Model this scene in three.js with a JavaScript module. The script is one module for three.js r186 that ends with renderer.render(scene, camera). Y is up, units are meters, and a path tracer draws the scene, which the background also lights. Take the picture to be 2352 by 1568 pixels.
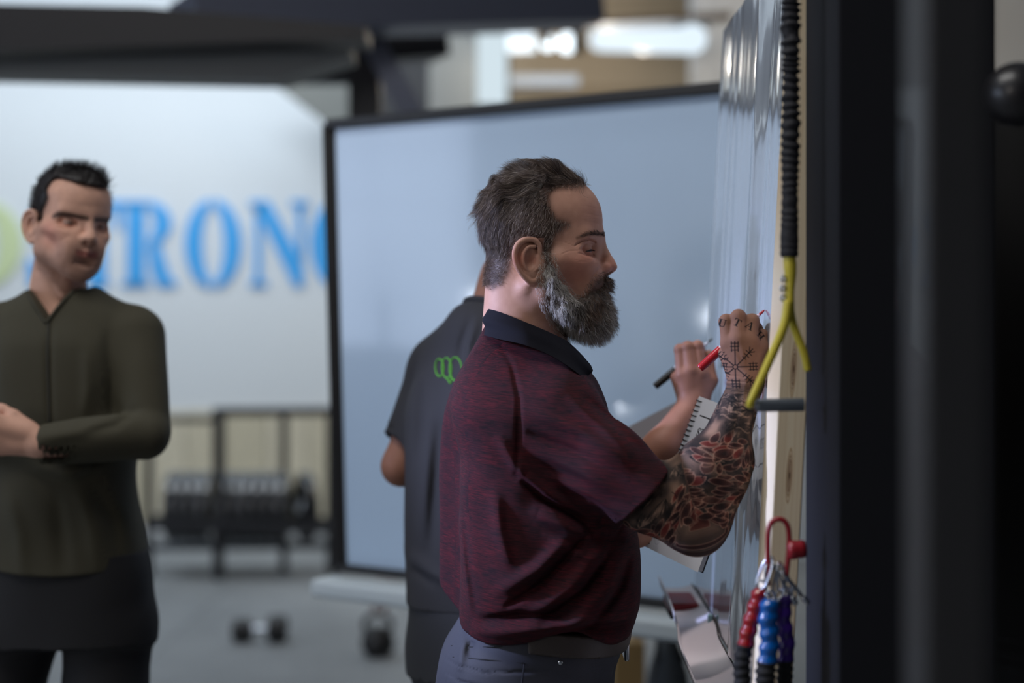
import * as THREE from 'three';
import { mergeGeometries } from 'three/addons/utils/BufferGeometryUtils.js';
import { RoundedBoxGeometry } from 'three/addons/geometries/RoundedBoxGeometry.js';
import { RectAreaLightUniformsLib } from 'three/addons/lights/RectAreaLightUniformsLib.js';

// ───────── camera, light, exposure ─────────
const W = 2352, H = 1568, F = 3267, CX = 1176, HY = 748, EYE = 1.53;
const scene = new THREE.Scene();
scene.background = new THREE.Color(0x000000);
const camera = new THREE.PerspectiveCamera(2 * Math.atan(H / 2 / F) * 180 / Math.PI, W / H, 0.05, 60);
camera.filmGauge = 36;
camera.position.set(0, EYE, 0);
camera.setViewOffset(W, H, 0, H / 2 - HY, W, H);      // a lens shift keeps the uprights upright
camera.focus = 2.22;
camera.userData.fStop = 1.4;
camera.updateProjectionMatrix();
const renderer = new THREE.WebGLRenderer({ antialias: true });
renderer.toneMapping = THREE.LinearToneMapping;
renderer.toneMappingExposure = 1.0;
renderer.shadowMap.enabled = true;
RectAreaLightUniformsLib.init();

const V = (x, y, z) => new THREE.Vector3(x, y, z);
const P = (px, py, Z) => V((px - CX) * Z / F, EYE - (py - HY) * Z / F, -Z);   // where a point of the photograph stands, Z metres off

function areaLight(name, at, look, w, h, color, power) {
  const l = new THREE.RectAreaLight(color, power, w, h);
  l.name = name; l.position.copy(at); l.lookAt(look); scene.add(l);
  return l;
}
// [name, place, aimed at, width, height, colour, strength]: daylight openings and ceiling panels, some of the panels added fill; each has its glowing mesh below
const LIGHTS = [
  ['window_left', V(-6.35, 2.3, -1.8), V(-0.1, 1.4, -2.3), 2.8, 2.2, 0xc4d4f2, 3.2],
  ['window_front', V(-4.4, 2.9, 3.85), V(0.1, 1.55, -2.3), 1.7, 1.4, 0xf4e8de, 8.5],
  ['ceiling_panel', V(-4.2, 4.42, -8.9), V(-4.2, 1.6, -10.5), 3.0, 0.8, 0xd4e2ee, 4.3],  // unseen panel added to brighten the sign wall
  ['ceiling_panel', V(-0.9, 4.42, -8.9), V(-0.9, 1.6, -10.5), 3.0, 0.8, 0xd4e2ee, 4.1],  // second added panel, washing the wall right of the sign
  ['ceiling_panel', V(1.9, 4.3, -7.2), V(1.9, 3.0, -10.5), 1.6, 0.8, 0xffe2bd, 5.5],
];

LIGHTS.push(['ceiling_panel', V(0.15, 4.42, -3.0), V(0.15, 0, -2.8), 1.2, 0.6, 0xf2f0f0, 6], ['ceiling_panel', V(-2.2, 4.42, -7.6), V(-2.2, 0.3, -10.5), 2.6, 0.8, 0xe4ecf4, 12], ['ceiling_panel', V(-1.3, 4.42, -1.3), V(-0.9, 0, -1.8), 2.4, 0.8, 0xf4f1ee, 9]);  // first two are added fill: one for the tray, one for rack and boards

// ───────── helpers ─────────
let seed = 12345;
const rnd = () => { seed = (seed + 0x6d2b79f5) | 0; let t = Math.imul(seed ^ (seed >>> 15), 1 | seed); t = (t + Math.imul(t ^ (t >>> 7), 61 | t)) ^ t; return ((t ^ (t >>> 14)) >>> 0) / 4294967296; };
const rr = (a, b) => a + (b - a) * rnd();
const clamp = (x, a = 0, b = 1) => x < a ? a : x > b ? b : x;
const lerp = (a, b, t) => a + (b - a) * t;
const sstep = (a, b, x) => { const t = clamp((x - a) / (b - a)); return t * t * (3 - 2 * t); };
const hash3 = (i, j, k) => { let h = Math.imul(i, 374761393) + Math.imul(j, 668265263) + Math.imul(k, 2147483647 ^ 0x5bd1e995); h = Math.imul(h ^ (h >>> 13), 1274126177); return ((h ^ (h >>> 16)) >>> 0) / 4294967296; };
function noise(x, y, z) {            // value noise, 0..1
  const i = Math.floor(x), j = Math.floor(y), k = Math.floor(z);
  let u = x - i, v = y - j, w = z - k; u = u * u * (3 - 2 * u); v = v * v * (3 - 2 * v); w = w * w * (3 - 2 * w);
  const c = (a, b, d) => hash3(i + a, j + b, k + d);
  return lerp(lerp(lerp(c(0, 0, 0), c(1, 0, 0), u), lerp(c(0, 1, 0), c(1, 1, 0), u), v), lerp(lerp(c(0, 0, 1), c(1, 0, 1), u), lerp(c(0, 1, 1), c(1, 1, 1), u), v), w);
}
const fbm = (x, y, z, n = 3) => { let s = 0, a = 0.5; for (let i = 0; i < n; i++) { s += a * noise(x, y, z); x *= 2.03; y *= 2.03; z *= 2.03; a *= 0.5; } return s; };
const srgb = (r, g, b) => new THREE.Color().setRGB(r / 255, g / 255, b / 255, THREE.SRGBColorSpace);
const std = (color, o = {}) => new THREE.MeshStandardMaterial({ color, roughness: 0.7, ...o });
const phys = (color, o = {}) => new THREE.MeshPhysicalMaterial({ color, roughness: 0.5, ...o });

const used = {};
const numbered = (n) => { used[n] = (used[n] ?? -1) + 1; return used[n] ? n + '_' + String(used[n]).padStart(3, '0') : n; };
function tag(o, label, category, group) { if (label) o.userData.label = label; if (category) o.userData.category = category; if (group) o.userData.group = group; return o; }
function shade(o) { o.castShadow = o.receiveShadow = true; return o; }
function thing(name, label, category, at = V(0, 0, 0), group) { const g = new THREE.Group(); g.name = numbered(name); g.position.copy(at); scene.add(g); return tag(g, label, category, group); }
function mesh(name, geo, mat, parent, label) {           // parts: their places are given in the world, and moved to the thing's own axes here
  const m = shade(new THREE.Mesh(Array.isArray(geo) ? merge(geo) : geo, mat)); m.name = parent ? name : numbered(name);
  if (label) m.userData.label = label;
  (parent || scene).add(m);
  if (parent) { parent.updateWorldMatrix(true, false); m.applyMatrix4(parent.matrixWorld.clone().invert()); }
  return m;
}
function struct(name, geo, mat) { const m = mesh(name, geo, mat); m.name = name; m.userData.kind = 'structure'; return m; }
function merge(list) {
  const gs = list.map((g) => { const c = g.index ? g.toNonIndexed() : g; if (!c.attributes.normal) c.computeVertexNormals(); return c; });
  const names = ['position', 'normal', 'uv', 'color'].filter((n) => gs.every((g) => g.attributes[n]));
  gs.forEach((g) => Object.keys(g.attributes).forEach((n) => names.includes(n) || g.deleteAttribute(n)));
  return mergeGeometries(gs);
}
const box = (x0, x1, y0, y1, z0, z1, r = 0.004) => { const w = x1 - x0, h = y1 - y0, d = z1 - z0; const g = new RoundedBoxGeometry(w, h, d, 2, Math.min(r, w / 2.1, h / 2.1, d / 2.1)); return g.translate((x0 + x1) / 2, (y0 + y1) / 2, (z0 + z1) / 2); };
const plainBox = (x0, x1, y0, y1, z0, z1) => new THREE.BoxGeometry(x1 - x0, y1 - y0, z1 - z0).translate((x0 + x1) / 2, (y0 + y1) / 2, (z0 + z1) / 2);
const curve = (pts, t = 0.5) => new THREE.CatmullRomCurve3(pts, false, 'catmullrom', t);
function tube(pts, r, n = 24, sides = 10, caps = true) {
  const c = pts.isCurve ? pts : pts.length === 2 ? new THREE.LineCurve3(...pts) : curve(pts), fr = c.computeFrenetFrames(n, false), pos = [], idx = [], rad = typeof r === 'function' ? r : () => r;
  const q = V(0, 0, 0);
  for (let i = 0; i <= n; i++) {
    c.getPointAt(i / n, q);
    for (let s = 0; s < sides; s++) { const a = s / sides * 2 * Math.PI, R = rad(i / n, a), N = fr.normals[i], B = fr.binormals[i]; pos.push(q.x + R * (Math.cos(a) * N.x + Math.sin(a) * B.x), q.y + R * (Math.cos(a) * N.y + Math.sin(a) * B.y), q.z + R * (Math.cos(a) * N.z + Math.sin(a) * B.z)); }
  }
  for (let i = 0; i < n; i++) for (let s = 0; s < sides; s++) { const a = i * sides + s, b = i * sides + (s + 1) % sides; idx.push(a, b, a + sides, b, b + sides, a + sides); }
  if (caps) for (const i of [0, n]) { c.getPointAt(i / n, q); const k = pos.length / 3; pos.push(q.x, q.y, q.z); for (let s = 0; s < sides; s++) { const a = i * sides + s, b = i * sides + (s + 1) % sides; i ? idx.push(a, b, k) : idx.push(b, a, k); } }
  const g = new THREE.BufferGeometry(); g.setAttribute('position', new THREE.Float32BufferAttribute(pos, 3)); g.setIndex(idx); g.computeVertexNormals();
  return g;
}
// a box between two points, w wide and h high
function bar(a, b, w, h, r = 0.004) {
  const d = b.clone().sub(a), L = d.length(), g = new RoundedBoxGeometry(w, h, L, 2, Math.min(r, w / 2.1, h / 2.1)), m = new THREE.Matrix4();
  const z = d.normalize(), up = Math.abs(z.y) > 0.95 ? V(1, 0, 0) : V(0, 1, 0), x = up.clone().cross(z).normalize(), y = z.clone().cross(x);
  return g.applyMatrix4(m.makeBasis(x, y, z).setPosition(a.clone().add(b).multiplyScalar(0.5)));
}
const lathe = (pts, n = 28) => new THREE.LatheGeometry(pts.map(([r, y]) => new THREE.Vector2(Math.max(r, 1e-4), y)), n);
// a body of revolution whose axis runs from a to b; pts are [share of the way, radius]
function spun(a, b, pts, n = 24) {
  const d = b.clone().sub(a), L = d.length(), g = lathe(pts.map(([t, r]) => [r, t * L]), n);
  return g.applyQuaternion(new THREE.Quaternion().setFromUnitVectors(V(0, 1, 0), d.normalize())).translate(a.x, a.y, a.z);
}
function canvasTexture(w, h, draw, rep) {
  const c = document.createElement('canvas'); c.width = w; c.height = h; draw(c.getContext('2d'), w, h);
  const t = new THREE.CanvasTexture(c); t.colorSpace = THREE.SRGBColorSpace; t.wrapS = t.wrapT = rep ? THREE.RepeatWrapping : THREE.ClampToEdgeWrapping; t.magFilter = THREE.LinearFilter; return t;
}
function dataTexture(w, h, fn, color = true) {
  const d = new Uint8Array(w * h * 4);
  for (let y = 0; y < h; y++) for (let x = 0; x < w; x++) { const v = fn(x, y), o = (y * w + x) * 4; for (let c = 0; c < 3; c++) d[o + c] = clamp(Array.isArray(v) ? v[c] : v) * 255; d[o + 3] = 255; }
  const t = new THREE.DataTexture(d, w, h); t.wrapS = t.wrapT = THREE.RepeatWrapping; t.magFilter = THREE.LinearFilter; t.minFilter = THREE.LinearFilter; if (color) t.colorSpace = THREE.SRGBColorSpace; t.needsUpdate = true; return t;
}
const planarUV = (g, f) => { const p = g.attributes.position, uv = new Float32Array(p.count * 2); for (let i = 0; i < p.count; i++) { const [u, v] = f(p.getX(i), p.getY(i), p.getZ(i)); uv[2 * i] = u; uv[2 * i + 1] = v; } g.setAttribute('uv', new THREE.BufferAttribute(uv, 2)); return g; };

// ───────── solid shapes from distance fields ─────────
const smin = (a, b, k) => { if (k <= 0) return a < b ? a : b; const h = Math.max(k - Math.abs(a - b), 0) / k; return (a < b ? a : b) - h * h * k * 0.25; };
const smax = (a, b, k) => -smin(-a, -b, k);
function rc(a, b, r1, r2) {          // a tapered capsule
  const ax = a.x, ay = a.y, az = a.z, bx = b.x - ax, by = b.y - ay, bz = b.z - az, l2 = bx * bx + by * by + bz * bz, dr = r1 - r2, a2 = l2 - dr * dr, il2 = 1 / l2;
  return (x, y, z) => {
    const px = x - ax, py = y - ay, pz = z - az, Y = px * bx + py * by + pz * bz, Z = Y - l2;
    const qx = px * l2 - bx * Y, qy = py * l2 - by * Y, qz = pz * l2 - bz * Y, x2 = qx * qx + qy * qy + qz * qz, y2 = Y * Y * l2, z2 = Z * Z * l2, k = Math.sign(dr) * dr * dr * x2;
    if (Math.sign(Z) * a2 * z2 > k) return Math.sqrt(x2 + z2) * il2 - r2;
    if (Math.sign(Y) * a2 * y2 < k) return Math.sqrt(x2 + y2) * il2 - r1;
    return (Math.sqrt(x2 * a2 * il2) + Y * dr) * il2 - r1;
  };
}
const sph = (c, r) => (x, y, z) => Math.hypot(x - c.x, y - c.y, z - c.z) - r;
function ell(c, rx, ry, rz, rot) {   // an ellipsoid, turned by rot = [x, y, z] angles
  const m = new THREE.Matrix3().setFromMatrix4(new THREE.Matrix4().makeRotationFromEuler(new THREE.Euler(...(rot || [0, 0, 0])))).transpose().elements;
  return (x, y, z) => {
    const a = x - c.x, b = y - c.y, d = z - c.z, X = m[0] * a + m[3] * b + m[6] * d, Y = m[1] * a + m[4] * b + m[7] * d, Z = m[2] * a + m[5] * b + m[8] * d;
    const k0 = Math.hypot(X / rx, Y / ry, Z / rz), k1 = Math.hypot(X / (rx * rx), Y / (ry * ry), Z / (rz * rz));
    return k0 < 1e-6 ? -Math.min(rx, ry, rz) : k0 * (k0 - 1) / k1;
  };
}
class Field {
  constructor() { this.f = []; this.k = []; this.m = []; this.at = (x, y, z) => this.eval(x, y, z); }
  put(f, k, m) { this.f.push(f); this.k.push(k); this.m.push(m); return this; }
  add(f, k = 0.01) { return this.put(f, k, 0); }
  cut(f, k = 0.004) { return this.put(f, k, 1); }
  keep(f, k = 0.002) { return this.put(f, k, 2); }
  push(f) { return this.put(f, 0, 3); }                 // adds to the distance: folds, creases, grain
  eval(x, y, z) {
    let d = 1e3;
    for (let i = 0; i < this.f.length; i++) {
      const m = this.m[i];
      if (m === 3) { if (d < 0.02 && d > -0.03) d += this.f[i](x, y, z, d); continue; }
      const v = this.f[i](x, y, z), k = this.k[i];
      d = m === 0 ? smin(d, v, k) : m === 1 ? smax(d, -v, k) : smax(d, v, k);
    }
    return d;
  }
}
// the surface where field is zero, as an indexed mesh with true normals (surface nets, then pulled onto the surface)
function solid(field, lo, hi, h, reach = 1.6) {
  const f = field.at ?? field, nx = Math.ceil((hi.x - lo.x) / h) + 2, ny = Math.ceil((hi.y - lo.y) / h) + 2, nz = Math.ceil((hi.z - lo.z) / h) + 2, B = 8, N = nx * ny * nz;
  const val = new Float32Array(N).fill(NaN), X = (i) => lo.x + (i - 0.5) * h, Y = (j) => lo.y + (j - 0.5) * h, Z = (k) => lo.z + (k - 0.5) * h, blocks = [];
  for (let k = 0; k < nz; k += B) for (let j = 0; j < ny; j += B) for (let i = 0; i < nx; i += B) if (Math.abs(f(X(i + B / 2), Y(j + B / 2), Z(k + B / 2))) < B * h * 0.87 * reach) blocks.push([i, j, k]);
  for (const [i0, j0, k0] of blocks) for (let k = k0; k <= Math.min(k0 + B, nz - 1); k++) for (let j = j0; j <= Math.min(j0 + B, ny - 1); j++) for (let i = i0; i <= Math.min(i0 + B, nx - 1); i++) {
    const q = (k * ny + j) * nx + i;
    if (val[q] !== val[q]) val[q] = (i === 0 || j === 0 || k === 0 || i === nx - 1 || j === ny - 1 || k === nz - 1) ? Math.max(f(X(i), Y(j), Z(k)), h * 0.5) : f(X(i), Y(j), Z(k));
  }
  const vid = new Int32Array(N).fill(-1), pos = [], idx = [], off = [0, 1, nx, nx + 1, nx * ny, nx * ny + 1, nx * ny + nx, nx * ny + nx + 1];
  const E = [[0, 1], [2, 3], [4, 5], [6, 7], [0, 2], [1, 3], [4, 6], [5, 7], [0, 4], [1, 5], [2, 6], [3, 7]];
  for (const [i0, j0, k0] of blocks) for (let k = k0; k < Math.min(k0 + B, nz - 1); k++) for (let j = j0; j < Math.min(j0 + B, ny - 1); j++) for (let i = i0; i < Math.min(i0 + B, nx - 1); i++) {
    const q = (k * ny + j) * nx + i;
    let mask = 0;
    for (let c = 0; c < 8; c++) if (val[q + off[c]] < 0) mask |= 1 << c;
    if (mask === 0 || mask === 255) continue;
    let sx = 0, sy = 0, sz = 0, n = 0;
    for (const [a, b] of E) if (((mask >> a) & 1) !== ((mask >> b) & 1)) {
      const va = val[q + off[a]], vb = val[q + off[b]], t = va / (va - vb);
      sx += lerp(a & 1, b & 1, t); sy += lerp((a >> 1) & 1, (b >> 1) & 1, t); sz += lerp((a >> 2) & 1, (b >> 2) & 1, t); n++;
    }
    vid[q] = pos.length / 3;
    pos.push(X(i) + h * sx / n, Y(j) + h * sy / n, Z(k) + h * sz / n);
  }
  const D = [1, nx, nx * ny];
  for (const [i0, j0, k0] of blocks) for (let k = Math.max(k0, 1); k < Math.min(k0 + B, nz - 1); k++) for (let j = Math.max(j0, 1); j < Math.min(j0 + B, ny - 1); j++) for (let i = Math.max(i0, 1); i < Math.min(i0 + B, nx - 1); i++) {
    const q = (k * ny + j) * nx + i, a = val[q] < 0;
    for (let d = 0; d < 3; d++) {
      const b = val[q + D[d]]; if (!(b === b) || (b < 0) === a) continue;
      const u = D[(d + 1) % 3], v = D[(d + 2) % 3], A = vid[q - u - v], Bq = vid[q - v], C = vid[q], Dq = vid[q - u];
      if (A < 0 || Bq < 0 || C < 0 || Dq < 0) continue;
      a ? idx.push(A, Bq, C, A, C, Dq) : idx.push(A, C, Bq, A, Dq, C);
    }
  }
  const n = pos.length / 3, p = new Float32Array(pos), nor = new Float32Array(n * 3), e = h * 0.35;
  for (let i = 0; i < n; i++) {
    let x = p[3 * i], y = p[3 * i + 1], z = p[3 * i + 2], gx, gy, gz, g;
    const grad = () => { gx = f(x + e, y, z) - f(x - e, y, z); gy = f(x, y + e, z) - f(x, y - e, z); gz = f(x, y, z + e) - f(x, y, z - e); g = Math.hypot(gx, gy, gz) || 1e-9; };
    grad();
    const m = clamp(f(x, y, z) / (g / (2 * e)), -h * 0.6, h * 0.6); x -= m * gx / g; y -= m * gy / g; z -= m * gz / g;
    grad();
    p[3 * i] = x; p[3 * i + 1] = y; p[3 * i + 2] = z; nor[3 * i] = gx / g; nor[3 * i + 1] = gy / g; nor[3 * i + 2] = gz / g;
  }
  const geo = new THREE.BufferGeometry(); geo.setAttribute('position', new THREE.BufferAttribute(p, 3)); geo.setAttribute('normal', new THREE.BufferAttribute(nor, 3)); geo.setIndex(idx);
  return geo;
}
const tint = (g, f) => { const p = g.attributes.position, n = g.attributes.normal, c = new Float32Array(p.count * 3); for (let i = 0; i < p.count; i++) { const v = f(p.getX(i), p.getY(i), p.getZ(i), n.getX(i), n.getY(i), n.getZ(i)); c[3 * i] = v[0]; c[3 * i + 1] = v[1]; c[3 * i + 2] = v[2]; } g.setAttribute('color', new THREE.BufferAttribute(c, 3)); return g; };
// piecewise smooth profile through [[t, value], ...]
function profile(pts) { return (t) => { const n = pts.length; if (t <= pts[0][0]) return pts[0][1]; if (t >= pts[n - 1][0]) return pts[n - 1][1]; let i = 0; while (t > pts[i + 1][0]) i++; const a = pts[Math.max(i - 1, 0)], b = pts[i], c = pts[i + 1], d = pts[Math.min(i + 2, n - 1)], w = c[0] - b[0], u = (t - b[0]) / w, m0 = (c[1] - a[1]) / (c[0] - a[0]) * w, m1 = (d[1] - b[1]) / (d[0] - b[0]) * w, u2 = u * u, u3 = u2 * u; return (2 * u3 - 3 * u2 + 1) * b[1] + (u3 - 2 * u2 + u) * m0 + (-2 * u3 + 3 * u2) * c[1] + (u3 - u2) * m1; }; }
// ───────── the setting ─────────
const X0 = -6.4, X1 = 6.2, YC = 4.6, ZB = -10.5, ZF = 3.9;
const grain = dataTexture(512, 512, (x, y) => { const n = 0.5 * noise(x / 7, y / 7, 1) + 0.3 * noise(x / 31, y / 31, 5) + 0.2 * rnd(); return 0.82 + 0.18 * n; });
grain.repeat.set(1, 1);
const concreteMap = dataTexture(1024, 1024, (x, y) => { const T = (s, k) => { const a = (x / 1024) * s, b = (y / 1024) * s; return noise(a, b, k); }; const n = 0.5 * T(5, 2) + 0.25 * T(19, 8) + 0.15 * T(90, 4) + 0.1 * rnd(), j = (x % 341 < 3 || y % 512 < 3) ? 0.86 : 1; return [(0.43 + 0.2 * n) * j, (0.445 + 0.2 * n) * j, (0.455 + 0.2 * n) * j]; });
const wallPaint = std(srgb(226, 231, 234), { roughness: 0.85 });
const darkPaint = std(srgb(58, 58, 62), { roughness: 0.8 });
struct('floor', planarUV(plainBox(X0 - 0.3, X1 + 0.3, -0.15, 0, ZB - 0.3, ZF + 0.3), (x, y, z) => [x / 5, z / 5]), std(0xffffff, { map: concreteMap, roughness: 0.62 }));
struct('ceiling', plainBox(X0 - 0.3, X1 + 0.3, YC, YC + 0.2, ZB - 0.3, ZF + 0.3), std(srgb(205, 210, 214), { roughness: 0.9 }));
struct('wall_back', planarUV(plainBox(X0 - 0.3, X1 + 0.3, 0, YC, ZB - 0.25, ZB), (x, y) => [x, y]), wallPaint);
struct('wall_right', plainBox(X1, X1 + 0.25, 0, YC, ZB, ZF), std(srgb(120, 122, 126), { roughness: 0.9 }));
function wallWithHole(name, axis, plane, depth, a0, a1, h0, h1, w0, w1, mat) {   // a wall along x or z with one opening
  const b = (u0, u1, v0, v1) => axis === 'z' ? plainBox(plane - depth, plane, v0, v1, u0, u1) : plainBox(u0, u1, v0, v1, plane, plane + depth);
  return struct(name, merge([b(a0, h0, 0, YC), b(h1, a1, 0, YC), b(h0, h1, 0, w0), b(h0, h1, w1, YC)]), mat);
}
wallWithHole('wall_left', 'z', X0, 0.25, ZB, ZF, -3.2, -0.4, 1.2, 3.4, std(srgb(150, 152, 156), { roughness: 0.9 }));
wallWithHole('wall_front', 'x', ZF, 0.25, X0 - 0.2, X1 + 0.2, -5.25, -3.55, 2.2, 3.6, std(srgb(110, 112, 116), { roughness: 0.9 }));
const glow = (c, k = 1) => new THREE.MeshStandardMaterial({ color: 0x000000, emissive: c, emissiveIntensity: k, roughness: 1 });
const daylight = glow(srgb(196, 212, 232), 1.1), whiteFrame = std(srgb(220, 222, 224), { roughness: 0.5 });
function windowUnit(n, axis, plane, h0, h1, w0, w1, cols, rows) {
  const g = new THREE.Group(); g.name = 'window_' + n; g.userData.kind = 'structure'; g.position.set(axis === 'z' ? plane : (h0 + h1) / 2, (w0 + w1) / 2, axis === 'z' ? (h0 + h1) / 2 : plane); scene.add(g);
  const b = (u0, u1, v0, v1, t0, t1) => axis === 'z' ? plainBox(plane + t0, plane + t1, v0, v1, u0, u1) : plainBox(u0, u1, v0, v1, plane - t1, plane - t0), t = 0.05, fr = [];
  fr.push(b(h0, h1, w0, w0 + t, -0.1, 0.03), b(h0, h1, w1 - t, w1, -0.1, 0.03), b(h0, h0 + t, w0, w1, -0.1, 0.03), b(h1 - t, h1, w0, w1, -0.1, 0.03));
  for (let i = 1; i < cols; i++) { const u = lerp(h0, h1, i / cols); fr.push(b(u - 0.02, u + 0.02, w0, w1, -0.09, 0.01)); }
  for (let i = 1; i < rows; i++) { const v = lerp(w0, w1, i / rows); fr.push(b(h0, h1, v - 0.02, v + 0.02, -0.09, 0.01)); }
  mesh('window_frame', fr, whiteFrame, g);
  for (let i = 0; i < cols; i++) for (let j = 0; j < rows; j++) mesh('window_pane', b(lerp(h0, h1, i / cols), lerp(h0, h1, (i + 1) / cols), lerp(w0, w1, j / rows), lerp(w0, w1, (j + 1) / rows), -0.09, -0.08), daylight, g);
  return g;
}
windowUnit(1, 'z', X0, -3.2, -0.4, 1.2, 3.4, 4, 2);
windowUnit(2, 'x', ZF, -5.25, -3.55, 2.2, 3.6, 2, 2);
const PANEL = ['added long ceiling light panel above the plate rack, tilted toward the sign', 'added long ceiling light panel tilted toward the wall right of the sign', 'shorter ceiling light panel tilted toward the timber boards', 'added wide ceiling light panel above the storage rack, tilted toward the pale boards', 'added small ceiling light panel between the writing board and the rolling board', 'wide ceiling light panel above the man with crossed arms']; let panels = 0;
for (const [name, at, look, w, h, c, k] of LIGHTS) {
  const l = areaLight(name, at, look, w, h, c, k);
  if (name !== 'ceiling_panel') continue;
  const t = thing('ceiling_panel_light', PANEL[panels++], 'ceiling light', at.clone()), q = l.quaternion, put = (g) => g.applyQuaternion(q).translate(at.x, at.y, at.z);
  mesh('light_housing', put(plainBox(-w / 2 - 0.03, w / 2 + 0.03, -h / 2 - 0.03, h / 2 + 0.03, 0.03, 0.09)), whiteFrame, t);
  mesh('light_diffuser', put(plainBox(-w / 2, w / 2, -h / 2, h / 2, 0.015, 0.03)), glow(srgb(230, 238, 245), 1), t);
}

// px rectangle at a distance, as a block in the world
const slab = (x0, y0, x1, y1, Z, d, r = 0.004) => { const a = P(x0, y1, Z), b = P(x1, y0, Z); return box(a.x, b.x, a.y, b.y, -Z - d, -Z, r); };
const prism = (pts, Z, d) => { const s = new THREE.Shape(pts.map(([x, y]) => { const p = P(x, y, Z); return new THREE.Vector2(p.x, p.y); })); return new THREE.ExtrudeGeometry(s, { depth: d, bevelEnabled: false }).translate(0, 0, -Z - d); };

// the sign on the back wall: cut letters standing off the paint
{
  const u = 1 / 311.1, blue = std(srgb(64, 172, 244), { roughness: 0.55 }), green = std(srgb(212, 226, 176), { roughness: 0.55 });
  const t = thing('wall_sign', 'large stencil lettering in blue and green on the bright white back wall', 'sign', P(400, 560, 10.48));
  const SH = (pts) => new THREE.Shape(pts.map(([x, y]) => new THREE.Vector2(x, y)));
  const half = (cx, cy, rx, ry, ix, iy, sgn, gap) => { const p = [], n = 28, f = (a, X, Y) => [cx + sgn * (gap + Math.max(0, X * Math.sin(a) - gap)), cy + Y * Math.cos(a)]; for (let i = 0; i <= n; i++) p.push(f(i / n * Math.PI, rx, ry)); for (let i = n; i >= 0; i--) p.push(f(i / n * Math.PI, ix, iy)); return SH(p); };
  const rect = (x0, y0, x1, y1) => SH([[x0, y0], [x1, y0], [x1, y1], [x0, y1]]);
  const L = {     // widths 1 high
    D: [half(0.28, 0.5, 0.42, 0.5, 0.16, 0.42, 1, 0.03), rect(0.04, 0, 0.27, 1)],
    S: [SH([[0.52, 1], [0.56, 0.7], [0.5, 0.7], [0.4, 0.9], [0.28, 0.93], [0.22, 0.84], [0.3, 0.72], [0.54, 0.5], [0.6, 0.3], [0.5, 0.08], [0.34, 0], [0.34, 0.07], [0.42, 0.16], [0.36, 0.3], [0.1, 0.52], [0.02, 0.74], [0.1, 0.94], [0.28, 1.02], [0.42, 0.98]]), SH([[0.04, 0], [0.01, 0.32], [0.07, 0.32], [0.18, 0.1], [0.3, 0.07], [0.3, 0], [0.18, 0.03]])],
    T: [rect(0.2, 0, 0.52, 0.07), rect(0.25, 0.07, 0.48, 1), SH([[0, 1], [0.22, 1], [0.22, 0.93], [0.13, 0.9], [0.06, 0.66], [0, 0.66]]), SH([[0.72, 1], [0.51, 1], [0.51, 0.93], [0.6, 0.9], [0.67, 0.66], [0.72, 0.66]])],
    R: [rect(0, 0, 0.32, 0.06), rect(0, 0.94, 0.3, 1), rect(0.06, 0.04, 0.27, 0.96), half(0.3, 0.74, 0.3, 0.26, 0.1, 0.2, 1, 0.02), SH([[0.32, 0.5], [0.46, 0.5], [0.58, 0.12], [0.66, 0.06], [0.66, 0], [0.44, 0], [0.36, 0.2]])],
    O: [half(0.32, 0.5, 0.33, 0.52, 0.13, 0.44, 1, 0.025), half(0.32, 0.5, 0.33, 0.52, 0.13, 0.44, -1, 0.025)],
    N: [rect(0, 0, 0.2, 0.06), rect(0.06, 0.04, 0.13, 0.95), SH([[0, 1], [0.22, 1], [0.62, 0.26], [0.62, 0], [0.52, 0], [0.1, 0.86], [0, 0.95]]), rect(0.48, 0.94, 0.68, 1), rect(0.55, 0.34, 0.62, 0.96)],
    G: [half(0.32, 0.5, 0.33, 0.52, 0.13, 0.44, -1, 0.025), SH([[0.36, 1], [0.5, 0.95], [0.56, 1], [0.56, 0.68], [0.5, 0.68], [0.44, 0.88], [0.36, 0.94]]), SH([[0.36, 0], [0.36, 0.07], [0.42, 0.1], [0.42, 0.44], [0.62, 0.44], [0.62, 0.1], [0.5, 0.02]])],
  };
  for (const [ch, x, w, m] of [['D', -92, 205, green], ['S', 62, 190, blue], ['T', 172, 150, blue], ['R', 283, 185, blue], ['O', 428, 195, blue], ['N', 575, 196, blue], ['G', 716, 195, blue]]) {
    const g = new THREE.ExtrudeGeometry(L[ch], { depth: 0.02, bevelEnabled: false }), o = P(x, 658, 10.5);
    mesh('letter', g.scale(w * u, 196 * u, 1).translate(o.x, o.y, -10.495), m, t, ch === 'D' ? 'pale green letter' : undefined);
  }
}
// pale boards along the foot of the back wall
{
  const w = struct('trim_1', plainBox(X0, -1.2, 0, 0.06, ZB, ZB + 0.05), whiteFrame), tones = [0, 1, 2].map((i) => std(srgb(236 - 5 * i, 226 - 5 * i, 200 - 6 * i), { roughness: 0.7, map: grain }));
  for (let x = -6.3, i = 0; x < -0.9; x += 0.3, i++) mesh('plank', box(x, x + 0.292, 0.07, 0.9 + 0.004 * (i % 3), ZB + 0.002, ZB + 0.03), tones[(i * 7) % 3], w);
}
// timber cladding high on the back wall, right of the daylight slot
{
  const w = struct('wall_timber', (() => { const a = P(1166, 300, 10.4), b = P(1660, -40, 10.4); return plainBox(a.x, b.x, a.y, b.y, -10.46, -10.42); })(), std(srgb(120, 96, 66)));
  const m = [0, 1, 2].map((i) => std(srgb(176 - 8 * i, 156 - 8 * i, 128 - 8 * i), { roughness: 0.65, map: grain }));
  for (let y = -40, i = 0; y < 300; y += 34, i++) mesh('plank', slab(1168, y, 1658, y + 33, 10.4, 0.03), m[(i * 5) % 3], w);
}
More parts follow.
